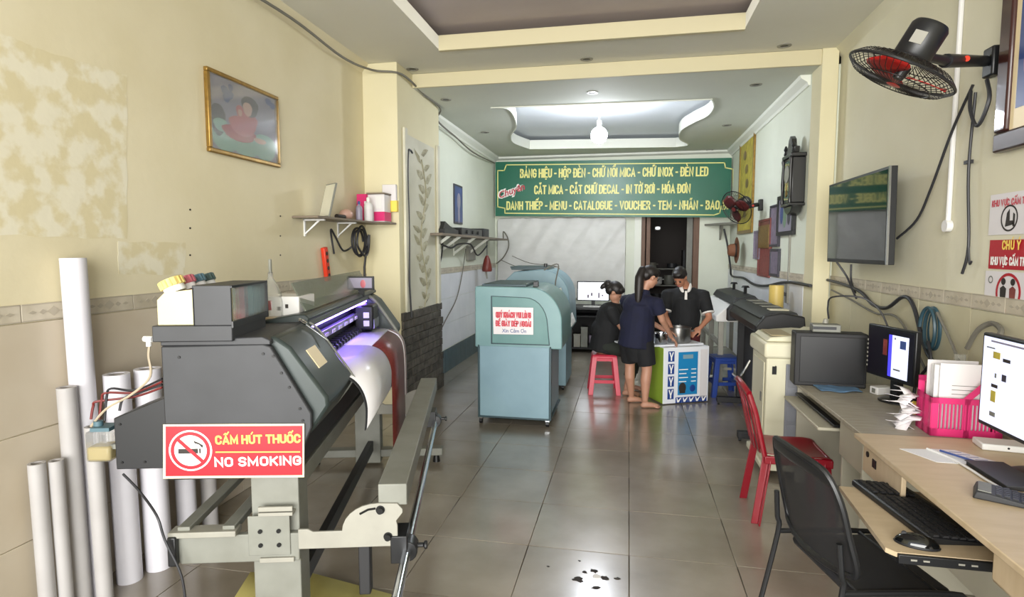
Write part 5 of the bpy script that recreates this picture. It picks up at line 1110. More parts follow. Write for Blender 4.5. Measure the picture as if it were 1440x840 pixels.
# blue cloth
g = []; random.seed(4)
for i in range(8): g.append([Vector((1.28+.27*j/9, 4.18+.22*i/7+.02*math.sin(j), .754+random.uniform(0, .012))) for j in range(10)])
tag(MB().sheet(g).build('cloth', 'blue_cloth', solid=.004, sub=1), 'folded blue cloth lying on the farther desk before the black box', 'cloth')
t = thing('power_supply', 'small white adapter block beside the foot of the black monitor', 'adapter', (1.66, 4.2, .751), rz=R(20)); MB().box((-.06, -.03, 0), (.06, .04, .05)).build('casing', 'paper_white', t, bev=.006); MB().box((-.061, -.01, .01), (-.0595, .02, .04)).build('label_panel', 'stand_grey', t)
# cable coil on the wall
cy, cz = P(1302, 462, X=1.84).y, P(1302, 462, X=1.84).z
pts = [(1.84+.002*k, cy+.08*math.cos(2*PI*k/14), cz+.13*math.sin(2*PI*k/14)) for k in range(34)]
tag(MB().tube(pts, .011, 6, sm=3).build('cable_coil', 'teal_base'), 'blue-grey cable coil hanging on the right wall between the monitors', 'cable')
for (pp, r_, m_, lb) in [([P(1318, 440, X=1.86), P(1335, 475, X=1.84), P(1345, 500, X=1.8), P(1352, 520, X=1.78)], .009, 'cable_grey', 'grey cord hanging from the wall coil toward the pink basket'),
                         ([P(1305, 480, X=1.84), P(1308, 510, X=1.83), P(1290, 535, X=1.82), P(1285, 555, X=1.8)], .01, 'cable', 'dark cord dropping from the coil behind the black monitor'),
                         ([P(1360, 490, X=1.84), P(1375, 465, X=1.84), P(1395, 455, X=1.86), P(1408, 465, X=1.84), P(1400, 480, X=1.8)], .014, 'cable_grey', 'bundle of grey-brown cord arching behind the right-edge monitor'),
                         ([P(1197, 372, X=1.87), P(1197, 395, X=1.87), P(1203, 412, X=1.87)], .008, 'cable', 'short black lead dropping from under the television')]:
    tag(MB().tube(pp, r_, 6, sm=6).build('wall_lead_cable', m_), lb, 'cable')
# crumpled bundle
random.seed(9)
t = thing('receipt_bundle', 'bundle of crumpled white slips beside the pink basket', 'paper', (1.47, 3.42, .751))
for k in range(16):
    a = random.uniform(0, 2*PI); z = .01+.012*k; L = random.uniform(.05, .09); c = Vector((.02*math.cos(a), .02*math.sin(a), z)); d = Vector((math.cos(a), math.sin(a), .3)); e = Vector((-math.sin(a), math.cos(a), .2))*.025
    MB().sheet([[c-d*L-e, c-e+Vector((0, 0, .015)), c+d*L-e], [c-d*L+e, c+e+Vector((0, 0, .02)), c+d*L+e]]).build('slip', 'sign_paper', t, solid=.002)
for k, (px, py, m, lb) in enumerate([(1275, 562, 'yellow_letters', 'small yellow bottle standing behind the crumpled slips'), (1290, 568, 'orange_red', 'small red bottle standing behind the crumpled slips')]):
    c = P(px, py, X=1.60); bottle(1.60+.03*k, 3.62-.05*k, .751, .025, .12, m, 'bolt', lb)
# pink basket
t = thing('file_basket', 'bright pink slotted plastic file basket full of papers', 'basket', (1.695, 3.37, .751), rz=R(-4))
w2, d2 = .155, .09
def slotted(x0, x1, z0, z1, ax, pos, nm):
    mb = MB(); 
    def bb(u0, u1, v0, v1):
        mb.box((u0, pos-.003, v0), (u1, pos+.003, v1)) if ax == 'y' else mb.box((pos-.003, u0, v0), (pos+.003, u1, v1))
    bb(x0, x1, z0, z0+.04); bb(x0, x1, z1-.03, z1); bb(x0, x0+.03, z0, z1); bb(x1-.03, x1, z0, z1); bb((x0+x1)/2-.012, (x0+x1)/2+.012, z0, z1)
    n = int((x1-x0)/.02)
    for k in range(n): u = x0+.03+(x1-x0-.06)*(k+.5)/n; bb(u-.0035, u+.0035, z0+.04, z1-.03)
    mb.build(nm, 'pink_plastic', t)
slotted(-w2, w2, 0, .20, 'y', -d2, 'front_side'); slotted(-w2, w2, 0, .28, 'y', d2, 'rear_side'); slotted(-d2, d2, 0, .20, 'x', -w2, 'end_side'); slotted(-d2, d2, 0, .38, 'x', w2, 'end_side')
MB().box((-w2, -d2, 0), (w2, d2, .005)).build('bottom', 'pink_plastic', t)
MB().prism([(-.02, .20), (.155, .39), (.155, .35), (.01, .19)], 'y', -d2-.003, -d2+.003).build('sloped_rim', 'pink_plastic', t)
random.seed(6)
for k in range(7):
    y = -.06+.02*k; h = .35+random.uniform(-.01, .03); x0 = -.14+random.uniform(0, .03)
    MB().box((x0, y, .01), (x0+.23, y+.004, h)).build('paper_sheet', 'paper_white' if k % 3 else 'sign_paper', t)
for k in range(5): MB().box((-.06, -.0615, .17+.022*k), (.05, -.0605, .173+.022*k)).build('printed_line', 'stand_grey', t)
MB().box((.0, .075, .0), (.05, .085, .40)).build('ruler', 'glass_clear', t)

# ================================================================== CHAIRS
t = thing('plastic_chair', 'red plastic chair facing the farther desk', 'chair', (1.03, 3.93, 0), rz=R(-90))
# local: x right, y forward
rows = []
for i in range(7):
    y = -.19+.40*i/6; rows.append([Vector((x, y, .435+.012*math.cos(x*8)*0+(.02*(abs(x)/.2)**2)-.012*math.sin(PI*i/6)-(.02 if i == 6 else 0))) for x in [-.21+.42*j/8 for j in range(9)]])
MB().sheet(rows).build('seat', 'red_plastic', t, solid=.008, sub=1)
MB().box((-.21, .18, .385), (.21, .20, .435)).box((-.21, -.19, .39), (-.195, .19, .44)).box((.195, -.19, .39), (.21, .19, .44)).build('seat_apron', 'red_plastic', t, bev=.006)
def pleg(x, y, dx, dy, z0): MB().prism([(-.03, -.03), (.03, -.03), (.03, -.018), (-.016, -.018), (-.016, .03), (-.03, .03)], 'z', 0, 1, Matrix(((.8 if dx > 0 else -.8, 0, dx, x), (0, .8 if dy > 0 else -.8, dy, y), (0, 0, -z0, z0), (0, 0, 0, 1)))).build('leg', 'red_plastic', t, bev=.003)
pleg(-.185, .17, -.03, .04, .43); pleg(.185, .17, .03, .04, .43); pleg(-.185, -.17, -.025, -.06, .43); pleg(.185, -.17, .025, -.06, .43)
def backpt(u, v):
    w_ = .205*(1-.12*max(0, v-.7)/.3); return Vector((u*w_, -.19-.10*v-.03*(1-u*u)*1.0, .44+.44*v-.05*(u*u)*max(0, v-.6)/.4))
for u in (-1, 1): MB().tube([backpt(u, v) for v in (0, .2, .4, .6, .8, .95)], .016, 8, sm=3).build('back_post', 'red_plastic', t)
MB().tube([backpt(u, .97) for u in (-1, -.6, -.2, .2, .6, 1)], .017, 8, sm=4).build('top_rail', 'red_plastic', t)
MB().sheet([[backpt(u, v) for u in (-1, -.5, 0, .5, 1)] for v in (.82, .9, .97)]).build('head_panel', 'red_plastic', t, solid=.006)
for k in range(5):
    u = -.66+.33*k; MB().sheet([[backpt(u-.09, v), backpt(u+.09, v)] for v in (0, .2, .4, .6, .84)]).build('slat', 'red_plastic', t, solid=.006)
t = thing('mesh_chair', 'black mesh-backed chair with tubular steel legs in the foreground', 'chair', (.955, 2.55, 0), rz=R(-77))
def mb_(u, v): return Vector((u*.255*(1-.10*v*v), -.20-.09*v+.05*(u*u)-.02, .50+.40*v-.035*u**4*v))
ring = [mb_(-1, .05), mb_(-1, .4), mb_(-1, .75), mb_(-.85, .97), mb_(-.4, 1.0), mb_(.4, 1.0), mb_(.85, .97), mb_(1, .75), mb_(1, .4), mb_(1, .05), mb_(.8, -.05), mb_(0, -.08), mb_(-.8, -.05)]
MB().tube(ring, .013, 8, closed=True, sm=4).build('back_frame', 'black_plastic', t)
ms = bpy.data.materials.new('mesh_weave'); ms.use_nodes = True; nt = ms.node_tree; b = nt.nodes['Principled BSDF']; b.inputs['Base Color'].default_value = lin('#1b1b1d'); b.inputs['Roughness'].default_value = .7; b.inputs['Alpha'].default_value = .93; _M['mesh_weave'] = ms
MB().sheet([[mb_(u, v) for u in (-.97, -.7, -.35, 0, .35, .7, .97)] for v in (-.03, .2, .4, .6, .8, .97)]).build('mesh_panel', 'mesh_weave', t, sub=1)
MB().sheet([[mb_(u, v)+Vector((0, -.008, 0)) for u in (-1, -.5, 0, .5, 1)] for v in (.86, .95, 1.0)]).build('top_band', 'black_plastic', t, solid=.01, sub=1)
mb = MB(); mb.box((-.225, -.17, .385), (.225, .22, .425)); mb.build('seat', 'soft_black', t, bev=.02)
for s in (-1, 1):
    MB().tube([(s*.24, -.235, .62), (s*.245, -.225, .5), (s*.245, -.22, .42), (s*.255, -.30, .02)], .0115, 10, sm=4).build('leg', 'black_plastic', t)
    MB().tube([(s*.245, -.22, .43), (s*.245, .2, .42), (s*.25, .24, .36), (s*.255, .28, .02)], .0115, 10, sm=4).build('leg', 'black_plastic', t)
MB().tube([(-.245, .15, .42), (.245, .15, .42)], .01, 8).tube([(-.245, -.15, .42), (.245, -.15, .42)], .01, 8).build('cross_bar', 'black_plastic', t)
def stool(lb, loc, rz, m, s=1.0, h=.47):
    t = thing('plastic_stool', lb, 'stool', loc, rz=rz)
    MB().box((-.14*s, -.14*s, h-.012), (.14*s, .14*s, h)).box((-.145*s, -.145*s, h-.045), (.145*s, .145*s, h-.012)).build('seat', m, t, bev=.008)
    for sx in (-1, 1):
        for sy_ in (-1, 1):
            MB().prism([(-.028, -.028), (.028, -.028), (.028, -.014), (-.014, -.014), (-.014, .028), (-.028, .028)], 'z', 0, 1, Matrix(((-sx, 0, sx*.045, sx*.117*s), (0, -sy_, sy_*.045, sy_*.117*s), (0, 0, -(h-.03), h-.03), (0, 0, 0, 1)))).build('leg', m, t, bev=.003)
    for a in range(4):
        M_ = Matrix.Rotation(a*PI/2, 4, 'Z'); MB().box((-.14*s, .135*s, .13), (.14*s, .145*s, .17), M_).build('stretcher', m, t, bev=.003)
        MB().prism([(-.12*s, h-.04), (.12*s, h-.04), (.12*s, h-.11), (.09*s, h-.075), (-.09*s, h-.075), (-.12*s, h-.11)], 'y', .128*s, .136*s, M_).build('arch', m, t)
    return t
stool('red plastic stool under the seated person', (-.27, 7.0, 0), R(6), 'stool_red')
stool('blue plastic stool beside the blue and white carton', (1.12, 7.15, 0), R(10), 'stool_blue', .95, .46)

# ================================================================== RIGHT REAR MACHINES
t = thing('photocopier', 'cream floor-standing copier cabinet with grey recessed side', 'copier', (1.28, 4.83, 0))
def W(a, b, n, m, bev=.004, par=None): return MB().box(a, b).build(n, m, par or t, world=True, bev=bev)
W((1.02, 4.57, .10), (1.55, 5.06, .90), 'body', 'copier_cream', .012); W((1.0, 4.55, .90), (1.57, 5.1, 1.02), 'upper_body', 'copier_cream', .02)
MB().prism([(1.02, 1.02), (1.05, 1.05), (1.3, 1.075), (1.55, 1.06), (1.56, 1.02)], 'y', 4.6, 5.05).build('scanner_lid', 'copier_cream', t, world=True, bev=.01)
W((1.06, 4.64, 1.058), (1.22, 4.98, 1.066), 'paper_rest', 'desk_edge'); MB().prism([(1.28, 1.075), (1.34, 1.11), (1.5, 1.10), (1.55, 1.06)], 'y', 4.62, 4.85).build('feeder', 'copier_cream', t, world=True, bev=.006)
W((1.012, 4.62, .16), (1.02, 4.98, .86), 'door', 'copier_cream', .003); W((1.008, 4.66, .55), (1.013, 4.70, .62), 'door_handle', 'stand_grey', .002)
W((1.155, 4.556, .12), (1.5, 4.575, .86), 'recess_panel', 'copier_grey', .004)
for k in range(5): W((1.17, 4.552, .17+.13*k), (1.48, 4.558, .28+.13*k), 'paper_tray', 'copier_grey', .003)
W((1.06, 4.563, .78), (1.09, 4.571, .84), 'latch', 'bolt', .001); W((1.08, 4.545, .84), (1.085, 4.57, .845), 'hinge', 'bolt', 0)
W((1.0, 4.54, .05), (1.57, 5.1, .10), 'base', 'copier_cream', .01)
for x, y in ((1.04, 4.55), (1.52, 4.55), (1.04, 5.05), (1.52, 5.05)): MB().cone((x-.012, y, .025), (x+.012, y, .025), .025, n=12).build('caster', 'bolt', t, world=True)
t = thing('cutting_plotter', 'long black cutting plotter on a black stand behind the copier', 'plotter', (1.3, 6.0, 0))
MB().prism([(1.10, .98), (1.10, 1.04), (1.16, 1.12), (1.28, 1.15), (1.44, 1.12), (1.46, .98), (1.3, .94)], 'y', 5.3, 6.75).build('body', 'black_plastic', t, world=True, bev=.01)
for a, b in ((5.24, 5.32), (6.72, 6.82)): MB().prism([(1.08, .92), (1.08, 1.05), (1.15, 1.14), (1.28, 1.17), (1.46, 1.14), (1.48, .94)], 'y', a, b).build('end_cap', 'soft_black', t, world=True, bev=.012)
MB().prism([(1.12, 1.115), (1.2, 1.16), (1.42, 1.165), (1.44, 1.13)], 'y', 5.34, 6.7).build('top_cover', 'dark_metal', t, world=True, bev=.006)
for k in range(4): W((1.24, 5.5+.32*k, 1.165), (1.40, 5.62+.32*k, 1.175), 'cover_hatch', 'copier_cream' if k == 0 else 'stand_grey', .002)
for y in (5.36, 6.62): W((1.18, y, .1), (1.36, y+.06, .95), 'leg', 'soft_black', .006); W((.98, y, .03), (1.5, y+.07, .09), 'foot_beam', 'soft_black', .006)
W((1.24, 5.42, .2), (1.27, 6.62, .9), 'stand_panel', 'soft_black', .004)
for x in (1.0, 1.48):
    for y in (5.39, 6.65): MB().cone((x-.01, y, .018), (x+.01, y, .018), .018, n=10).build('caster', 'bolt', t, world=True)
MB().tube([(1.08, 5.45, .72), (1.02, 5.45, .60), (.99, 5.5, .55), (1.0, 5.8, .52)], .014, 8, sm=4).build('catch_rod', 'chrome', t, world=True)
t = thing('plotter', 'older white plotter with a sloping top on a grey stand by the back', 'plotter', (1.3, 7.9, 0))
MB().prism([(1.02, .86), (1.02, .93), (1.12, 1.02), (1.45, 1.10), (1.6, 1.10), (1.6, .86)], 'y', 7.15, 8.9).build('body', 'paper_white', t, world=True, bev=.012)
MB().prism([(1.2, 1.06), (1.25, 1.14), (1.45, 1.17), (1.52, 1.10)], 'y', 7.2, 8.8).build('dark_roller_cover', 'dark_metal', t, world=True, bev=.01)
for y in (7.2, 8.0, 8.8): W((1.06, y, .05), (1.12, y+.05, .86), 'leg', 'plate_white', .004); W((1.45, y, .05), (1.5, y+.05, .86), 'leg', 'plate_white', .004)
for z in (.25, .55): W((1.07, 7.25, z), (1.11, 8.8, z+.05), 'stand_rail', 'plate_white', .003)
W((1.12, 7.3, .26), (1.45, 8.8, .29), 'lower_tray', 'plate_white', .003)
for (y, lb) in ((7.6, 'black clamp knob on the white plotter, nearer one'), (8.4, 'black clamp knob on the white plotter, farther one')):
    MB().cone((1.42, y, 1.16), (1.42, y, 1.24), .02, n=10).cone((1.42, y, 1.24), (1.42, y, 1.265), .05, .035, 12).build('clamp_knob', 'bolt', t, world=True)

# ================================================================== CARTON AND POTS
A = Vector((.395, 6.50, 0)); ang = math.atan2(.25, .52)
t = thing('appliance_carton', 'large white carton with a blue front panel and lime green side', 'carton', A, rz=ang)
BH = .635; BW = .56; BD = .36
MB().box((0, 0, 0.01), (BW, BD, BH)).build('body', 'carton_white', t, bev=.004)
MB().box((-.003, .004, .012), (.001, BD-.004, BH-.004)).build('green_side', 'carton_green', t)
MB().box((.18, -.003, .10), (.42, .001, .58)).build('blue_panel', 'carton_blue', t)
MB().box((.45, -.003, .06), (.54, .0005, .60)).build('grey_text_column', 'sign_paper', t)
for k in range(5): MB().box((.19+.0*k, -.0045, .38-.045*k), (.28 if k % 2 else .30, -.0032, .39-.045*k)).box((.34, -.0045, .38-.045*k), (.40, -.0032, .39-.045*k)).build('printed_line', 'white_letters', t) if k < 4 else None
MB().box((.235, -.0045, .505), (.36, -.0032, .55)).build('printed_heading', 'blue_grey_paint', t)
MB().ball((.235, -.004, .18), (.045, .003, .06), 14, 8).box((.20, -.006, .12), (.27, -.003, .17)).build('printed_appliance', 'brown_stain', t)
MB().ball((.36, -.004, .17), (.035, .003, .04), 14, 8).build('printed_appliance', 'carton_navy', t)
def mark(x, z):
    m_ = MB().box((x, -.003, z), (x+.075, .0005, z+.115)).build('navy_square', 'carton_navy', t)
    MB().prism([(x+.01, z+.105), (x+.025, z+.105), (x+.038, z+.06), (x+.052, z+.105), (x+.066, z+.105), (x+.045, z+.045), (x+.045, z+.01), (x+.03, z+.01), (x+.03, z+.045)], 'y', -.0045, -.0032).build('white_mark', 'white_letters', m_)
for k in range(4): mark(.055, .06+.14*k)
def mark2(x):
    m_ = MB().box((x, -.003, .012), (x+.075, .0005, .075)).build('navy_square', 'carton_navy', t)
    MB().prism([(x+.01, .07), (x+.02, .07), (x+.03, .04), (x+.06, .07), (x+.07, .07), (x+.04, .02), (x+.02, .02)], 'y', -.0045, -.0032).build('white_mark', 'white_letters', m_)
for k in range(5): mark2(.155+.078*k)
# table top of white board that carries the pots
CM = wm(t)
t = thing('serving_board', 'pale board laid on the carton under the pots', 'board', CM @ Vector((.1, .2, BH)), rz=ang)
MB().box((-.46, -.12, 0.001), (.44, .3, .02)).build('board', 'carton_white', t, bev=.004)
t = thing('steel_pot', 'large stainless steel pot on the carton between the standing people', 'pot', CM @ Vector((.30, .22, BH+.021)))
MB().lathe([(.001, 0), (.125, 0), (.135, .015), (.138, .165), (.145, .17), (.145, .175), (.132, .175), (.13, .02), (.001, .012)], 32).build('body', 'steel', t)
for s in (-1, 1): MB().tube([(s*.138, -.03, .13), (s*.17, -.03, .135), (s*.17, .03, .135), (s*.138, .03, .13)], .006, 6, sm=3).build('handle', 'steel', t)
t = thing('steel_bowl', 'smaller shiny steel bowl left of the large pot', 'bowl', CM @ Vector((.05, .16, BH+.021)))
MB().lathe([(.001, 0), (.06, 0), (.085, .03), (.095, .12), (.105, .125), (.09, .12), (.08, .03), (.001, .008)], 28).build('body', 'chrome', t); MB().lathe([(.07, .06), (.088, .085), (.001, .09)], 20, cap=False).build('food', 'photo_skin', t)
t = thing('white_basin', 'white basin at the left end of the board by the seated person', 'basin', CM @ Vector((-.24, .20, BH+.021)))
MB().lathe([(.001, 0), (.07, 0), (.10, .07), (.11, .075), (.095, .07), (.065, .01), (.001, .008)], 24).build('body', 'paper_white', t)
t = thing('ladle', 'steel ladle resting in the smaller bowl', 'ladle', CM @ Vector((.07, .16, BH+.06))); MB().tube([(0, 0, 0), (.03, .0, .1), (.06, 0, .16)], .005, 6).build('handle', 'steel', t); MB().ball((0, 0, 0), (.03, .03, .015)).build('bowl', 'steel', t)
# ================================================================== PEOPLE
def meshed(name, m, parent, shapes, vox=.009, smooth=6):
    mb = MB()
    for s in shapes:
        k = s[0]
        if k == 'c':            # chain of (x,y,z,r): tapered limb with round joints
            P_ = s[1]
            for (a, b) in zip(P_, P_[1:]):
                mb.cone(a[:3], b[:3], a[3], b[3], 14); 
            for a in P_: mb.ball(a[:3], a[3], 14, 10)
        elif k == 'f':          # flat ended cone
            mb.cone(s[1], s[2], s[3], s[4], 18)
        elif k == 'e': mb.ball(s[1], s[2], 18, 12, s[3] if len(s) > 3 else None)
    o = mb.build(name, m, parent, world=True)
    q = o.modifiers.new('remesh', 'REMESH'); q.mode = 'VOXEL'; q.voxel_size = vox; q.use_smooth_shade = True
    q = o.modifiers.new('smooth', 'SMOOTH'); q.iterations = smooth; q.factor = .5
    dg = bpy.context.evaluated_depsgraph_get(); dg.update(); me = bpy.data.meshes.new_from_object(o.evaluated_get(dg)); o.modifiers.clear(); o.data = me
    me.materials.clear(); me.materials.append(K(m)); me.polygons.foreach_set('use_smooth', [True]*len(me.polygons)); return o
def head_frame(c, face, tilt):
    f = Vector(face).normalized(); x = f.cross(Vector((0, 0, 1))).normalized(); z = x.cross(f); M_ = Matrix((x, f, z)).transposed().to_4x4()
    return Matrix.Translation(c) @ M_ @ Matrix.Rotation(R(-tilt), 4, 'X')
def head_shapes(H):
    def w(p): v = H @ Vector(p); return (v.x, v.y, v.z)
    S = [('e', (0, -.01, .035), (.073, .09, .08), H), ('e', (0, .03, -.02), (.058, .062, .075), H), ('e', (0, .05, -.065), (.035, .035, .03), H), ('e', (0, .093, -.01), (.012, .018, .022), H),
         ('e', (0, .085, .0), (.008, .012, .03), H), ('e', (.074, -.005, .0), (.01, .02, .03), H), ('e', (-.074, -.005, .0), (.01, .02, .03), H), ('e', (0, .08, -.045), (.022, .01, .009), H)]
    return S
def face_bits(H, p, tone):
    for s in (-1, 1):
        mb = MB().ball((s*.028, .083, .012), (.012, .006, .006), 12, 8, H); mb.build('eye', 'hair', p, world=True)
        MB().ball((s*.029, .086, .03), (.017, .005, .004), 10, 6, H).build('eyebrow', 'hair', p, world=True)
    MB().ball((0, .087, -.045), (.02, .006, .005), 12, 6, H).build('mouth', 'photo_rose', p, world=True)
def hand(wrist, d, up, s=1.0):
    # palm, four fingers and a thumb closing slightly round what is held
    w = Vector(wrist); d = Vector(d).normalized(); up = Vector(up); side = d.cross(up).normalized(); up = side.cross(d).normalized(); S = []
    Mh = Matrix((side, d, up)).transposed().to_4x4(); Mh = Matrix.Translation(w) @ Mh
    S.append(('e', (0, .045*s, 0), (.04*s, .05*s, .017*s), Mh))
    for k, (x, L) in enumerate([(-.028, .062), (-.010, .072), (.010, .068), (.028, .052)]):
        b = w+side*x*s+d*.08*s; m1_ = b+d*L*.5*s-up*.006*s; e = m1_+d*L*.4*s-up*.024*s
        S.append(('c', [(*b, .0095*s), (*m1_, .009*s), (*e, .0075*s)]))
    b = w+side*-.03*s+d*.03*s; m1_ = b+side*-.026*s+d*.03*s-up*.008*s; e = m1_+d*.028*s-up*.012*s+side*.004*s
    S.append(('c', [(*b, .012*s), (*m1_, .01*s), (*e, .0085*s)])); return S
def foot(ankle, d, s=1.0):
    a = Vector(ankle); d = Vector(d).normalized(); n = Vector((-d.y, d.x, 0))
    S = [('c', [(*(a+d*-.02-Vector((0, 0, a.z-.03))), .03), (*(a+d*.06-Vector((0, 0, a.z-.035))), .032), (*(a+d*.13-Vector((0, 0, a.z-.024))), .024)])]
    S.append(('c', [(*(a+d*.12+n*.02-Vector((0, 0, a.z-.02))), .02), (*(a+d*.12-n*.02-Vector((0, 0, a.z-.02))), .018)]))
    for k in range(5): t_ = a+d*(.165-.008*abs(k-1))+n*(.032-.016*k); S.append(('c', [(t_.x-d.x*.03, t_.y-d.y*.03, .016, .012), (t_.x, t_.y, .012, .0105 if k else .013)]))
    return S
V = Vector
def chain(*p): return ('c', [tuple(q) for q in p])
# --- standing woman, navy top, seen from behind
t = thing('person', 'standing barefoot person in navy top and black shorts with a long ponytail', 'person', (.13, 6.45, 0))
hd = P(914, 391, Y=6.42); H = head_frame(hd, (.85, .45, -.25), 14)
nk = V((.17, 6.42, 1.27)); ch = V((.12, 6.42, 1.08)); wa = V((.09, 6.42, .90)); hp = V((.09, 6.43, .74))
shR = V((.30, 6.31, 1.14)); shL = V((-.02, 6.55, 1.14))
elR = P(931, 450, Y=6.35); wrR = P(944, 474, Y=6.55)
elL = V((.20, 6.72, .92)); wrL = V((.42, 6.72, .80))
kR, kL = V((.215, 6.37, .42)), V((.035, 6.52, .43)); aR, aL = V((.20, 6.35, .09)), V((.055, 6.56, .09))
S = head_shapes(H)+[chain((*hd, .05), (*nk, .048), (*ch, .09)), ('e', ch, (.15, .12, .16)), ('e', wa, (.125, .105, .14)), ('e', hp, (.165, .135, .13)),
    chain((*shL, .05), (*ch, .07), (*shR, .05)), chain((*shR, .046), (*elR, .036), (*wrR, .024)), chain((*shL, .046), (*elL, .036), (*wrL, .024)),
    chain((hp.x+.085, hp.y-.05, hp.z-.02, .09), (*kR, .056), (kR.x-.012, kR.y-.01, .30, .057), (*aR, .034)), chain((hp.x-.075, hp.y+.05, hp.z-.02, .09), (*kL, .056), (kL.x-.0, kL.y-.01, .30, .057), (*aL, .034))]
S += foot(aR, (1, .1, 0))+foot(aL, (.95, .2, 0))+hand(wrR, (.5, .35, -.6), (.5, 0, .6))+hand(wrL, (1, -.1, -.3), (0, 0, 1))
meshed('body', 'skin', t, S, .0075); face_bits(H, t, 'skin')
meshed('top', 'navy_cloth', t, [('e', V((.13, 6.42, 1.09)), (.19, .145, .16)), ('f', V((.13, 6.42, 1.12)), V((.09, 6.43, .66)), .165, .195), ('e', V((.10, 6.42, .93)), (.19, .16, .2)),
    chain((*shL, .07), (*(ch+V((.01, 0, .06))), .09), (*shR, .07)), ('f', shR+V((-.01, 0, .03)), shR.lerp(elR, .62), .075, .072), ('f', shL+V((.01, 0, .03)), shL.lerp(elL, .6), .075, .07), chain((*(nk-V((0, 0, .03))), .065), (*ch, .1))], .01)
meshed('shorts', 'black_cloth', t, [('e', hp, (.18, .15, .13)), ('f', V((hp.x+.08, hp.y-.05, .72)), V((kR.x+.0, kR.y, .46)), .115, .095), ('f', V((hp.x-.075, hp.y+.04, .72)), V((kL.x+.0, kL.y, .47)), .115, .095), ('f', V((hp.x, hp.y, .74)), V((.12, 6.44, .50)), .15, .11)], .01)
hs = [('e', (0, -.022, .05), (.084, .096, .084), H), ('e', (0, -.06, .01), (.074, .06, .07), H), ('e', (0, .03, .09), (.06, .05, .03), H)]
pb_ = H @ V((0, -.12, .03)); hs += [chain((*pb_, .045), (pb_.x-.03, pb_.y-.03, pb_.z-.08, .05), (pb_.x-.035, pb_.y-.05, pb_.z-.2, .048), (pb_.x-.04, pb_.y-.06, pb_.z-.32, .036), (pb_.x-.04, pb_.y-.06, pb_.z-.42, .012))]
meshed('hair', 'hair', t, hs, .008, 3)
tie = MB(); tie.lathe([(.03, -.008), (.042, -.006), (.042, .006), (.03, .008)], 14, M=Matrix.Translation(pb_+V((-.01, 0, -.01)))); tie.build('hair_tie', 'black_plastic', t, world=True)
# --- seated person
t = thing('person', 'seated person in black shirt bending over the board from the red stool', 'person', (-.2, 6.98, 0))
hd = P(864, 412, Y=6.95); H = head_frame(hd, (.80, -.1, -.5), 10)
hp = V((-.27, 7.0, .56)); wa = V((-.27, 7.0, .74)); ch = V((-.2, 6.99, .94)); nk = V((-.14, 6.97, 1.07))
shN = V((-.19, 6.83, 1.0)); shF = V((-.12, 7.15, 1.0)); elN = V((-.06, 6.78, .80)); wrN = V((.12, 6.84, .86)); elF = V((.02, 7.2, .80)); wrF = V((.16, 7.08, .78))
kN, kF = V((.10, 6.90, .50)), V((.11, 7.12, .50)); aN, aF = V((.0, 6.86, .09)), V((.04, 7.14, .09))
S = head_shapes(H)+[chain((*hd, .048), (*nk, .046), (*ch, .08)), ('e', ch, (.12, .15, .14)), ('e', wa, (.115, .13, .15)), ('e', hp, (.14, .16, .11)), chain((*shN, .05), (*ch, .06), (*shF, .05)),
    chain((*shN, .044), (*elN, .034), (*wrN, .023)), chain((*shF, .044), (*elF, .034), (*wrF, .023)),
    chain((hp.x+.02, hp.y-.09, .56, .085), (*kN, .055), (.06, 6.88, .32, .05), (*aN, .033)), chain((hp.x+.02, hp.y+.09, .56, .085), (*kF, .055), (.08, 7.13, .32, .05), (*aF, .033))]
S += foot(aN, (1, -.1, 0))+foot(aF, (1, 0, 0))+hand(wrN, (1, .1, -.4), (0, 0, 1))+hand(wrF, (1, -.2, -.2), (0, 0, 1))
meshed('body', 'skin', t, S, .0075); face_bits(H, t, 'skin')
meshed('shirt', 'black_cloth', t, [('e', ch, (.155, .18, .15)), ('f', ch, V((-.28, 7.0, .50)), .16, .18), ('e', wa, (.16, .17, .18)), chain((*shN, .065), (*(ch+V((0, 0, .04))), .08), (*shF, .065)), ('f', shN+V((-.01, 0, .02)), shN.lerp(elN, .75), .072, .066), ('f', shF+V((-.01, 0, .02)), shF.lerp(elF, .7), .072, .066), chain((*(nk-V((0.01, 0, .02))), .06), (*ch, .09))], .01)
meshed('trousers', 'olive_cloth', t, [('e', hp-V((0, 0, .01)), (.155, .175, .085)), chain((hp.x+.02, hp.y-.09, .57, .095), (*kN, .075)), chain((hp.x+.02, hp.y+.09, .57, .095), (*kF, .075)), ('f', kN+V((0, 0, .02)), V((.035, 6.87, .22)), .08, .07), ('f', kF+V((0, 0, .02)), V((.065, 7.13, .22)), .08, .07)], .01)
b_ = H @ V((0, -.09, .03))
meshed('hair', 'hair', t, [('e', (0, -.022, .05), (.086, .10, .084), H), ('e', (0, -.06, -.0), (.078, .06, .07), H), ('e', (0, .035, .085), (.065, .05, .035), H), ('e', (0, -.125, .03), (.045, .05, .045), H), ('e', (0.0, -.15, -.03), (.03, .03, .05), H)], .008, 3)
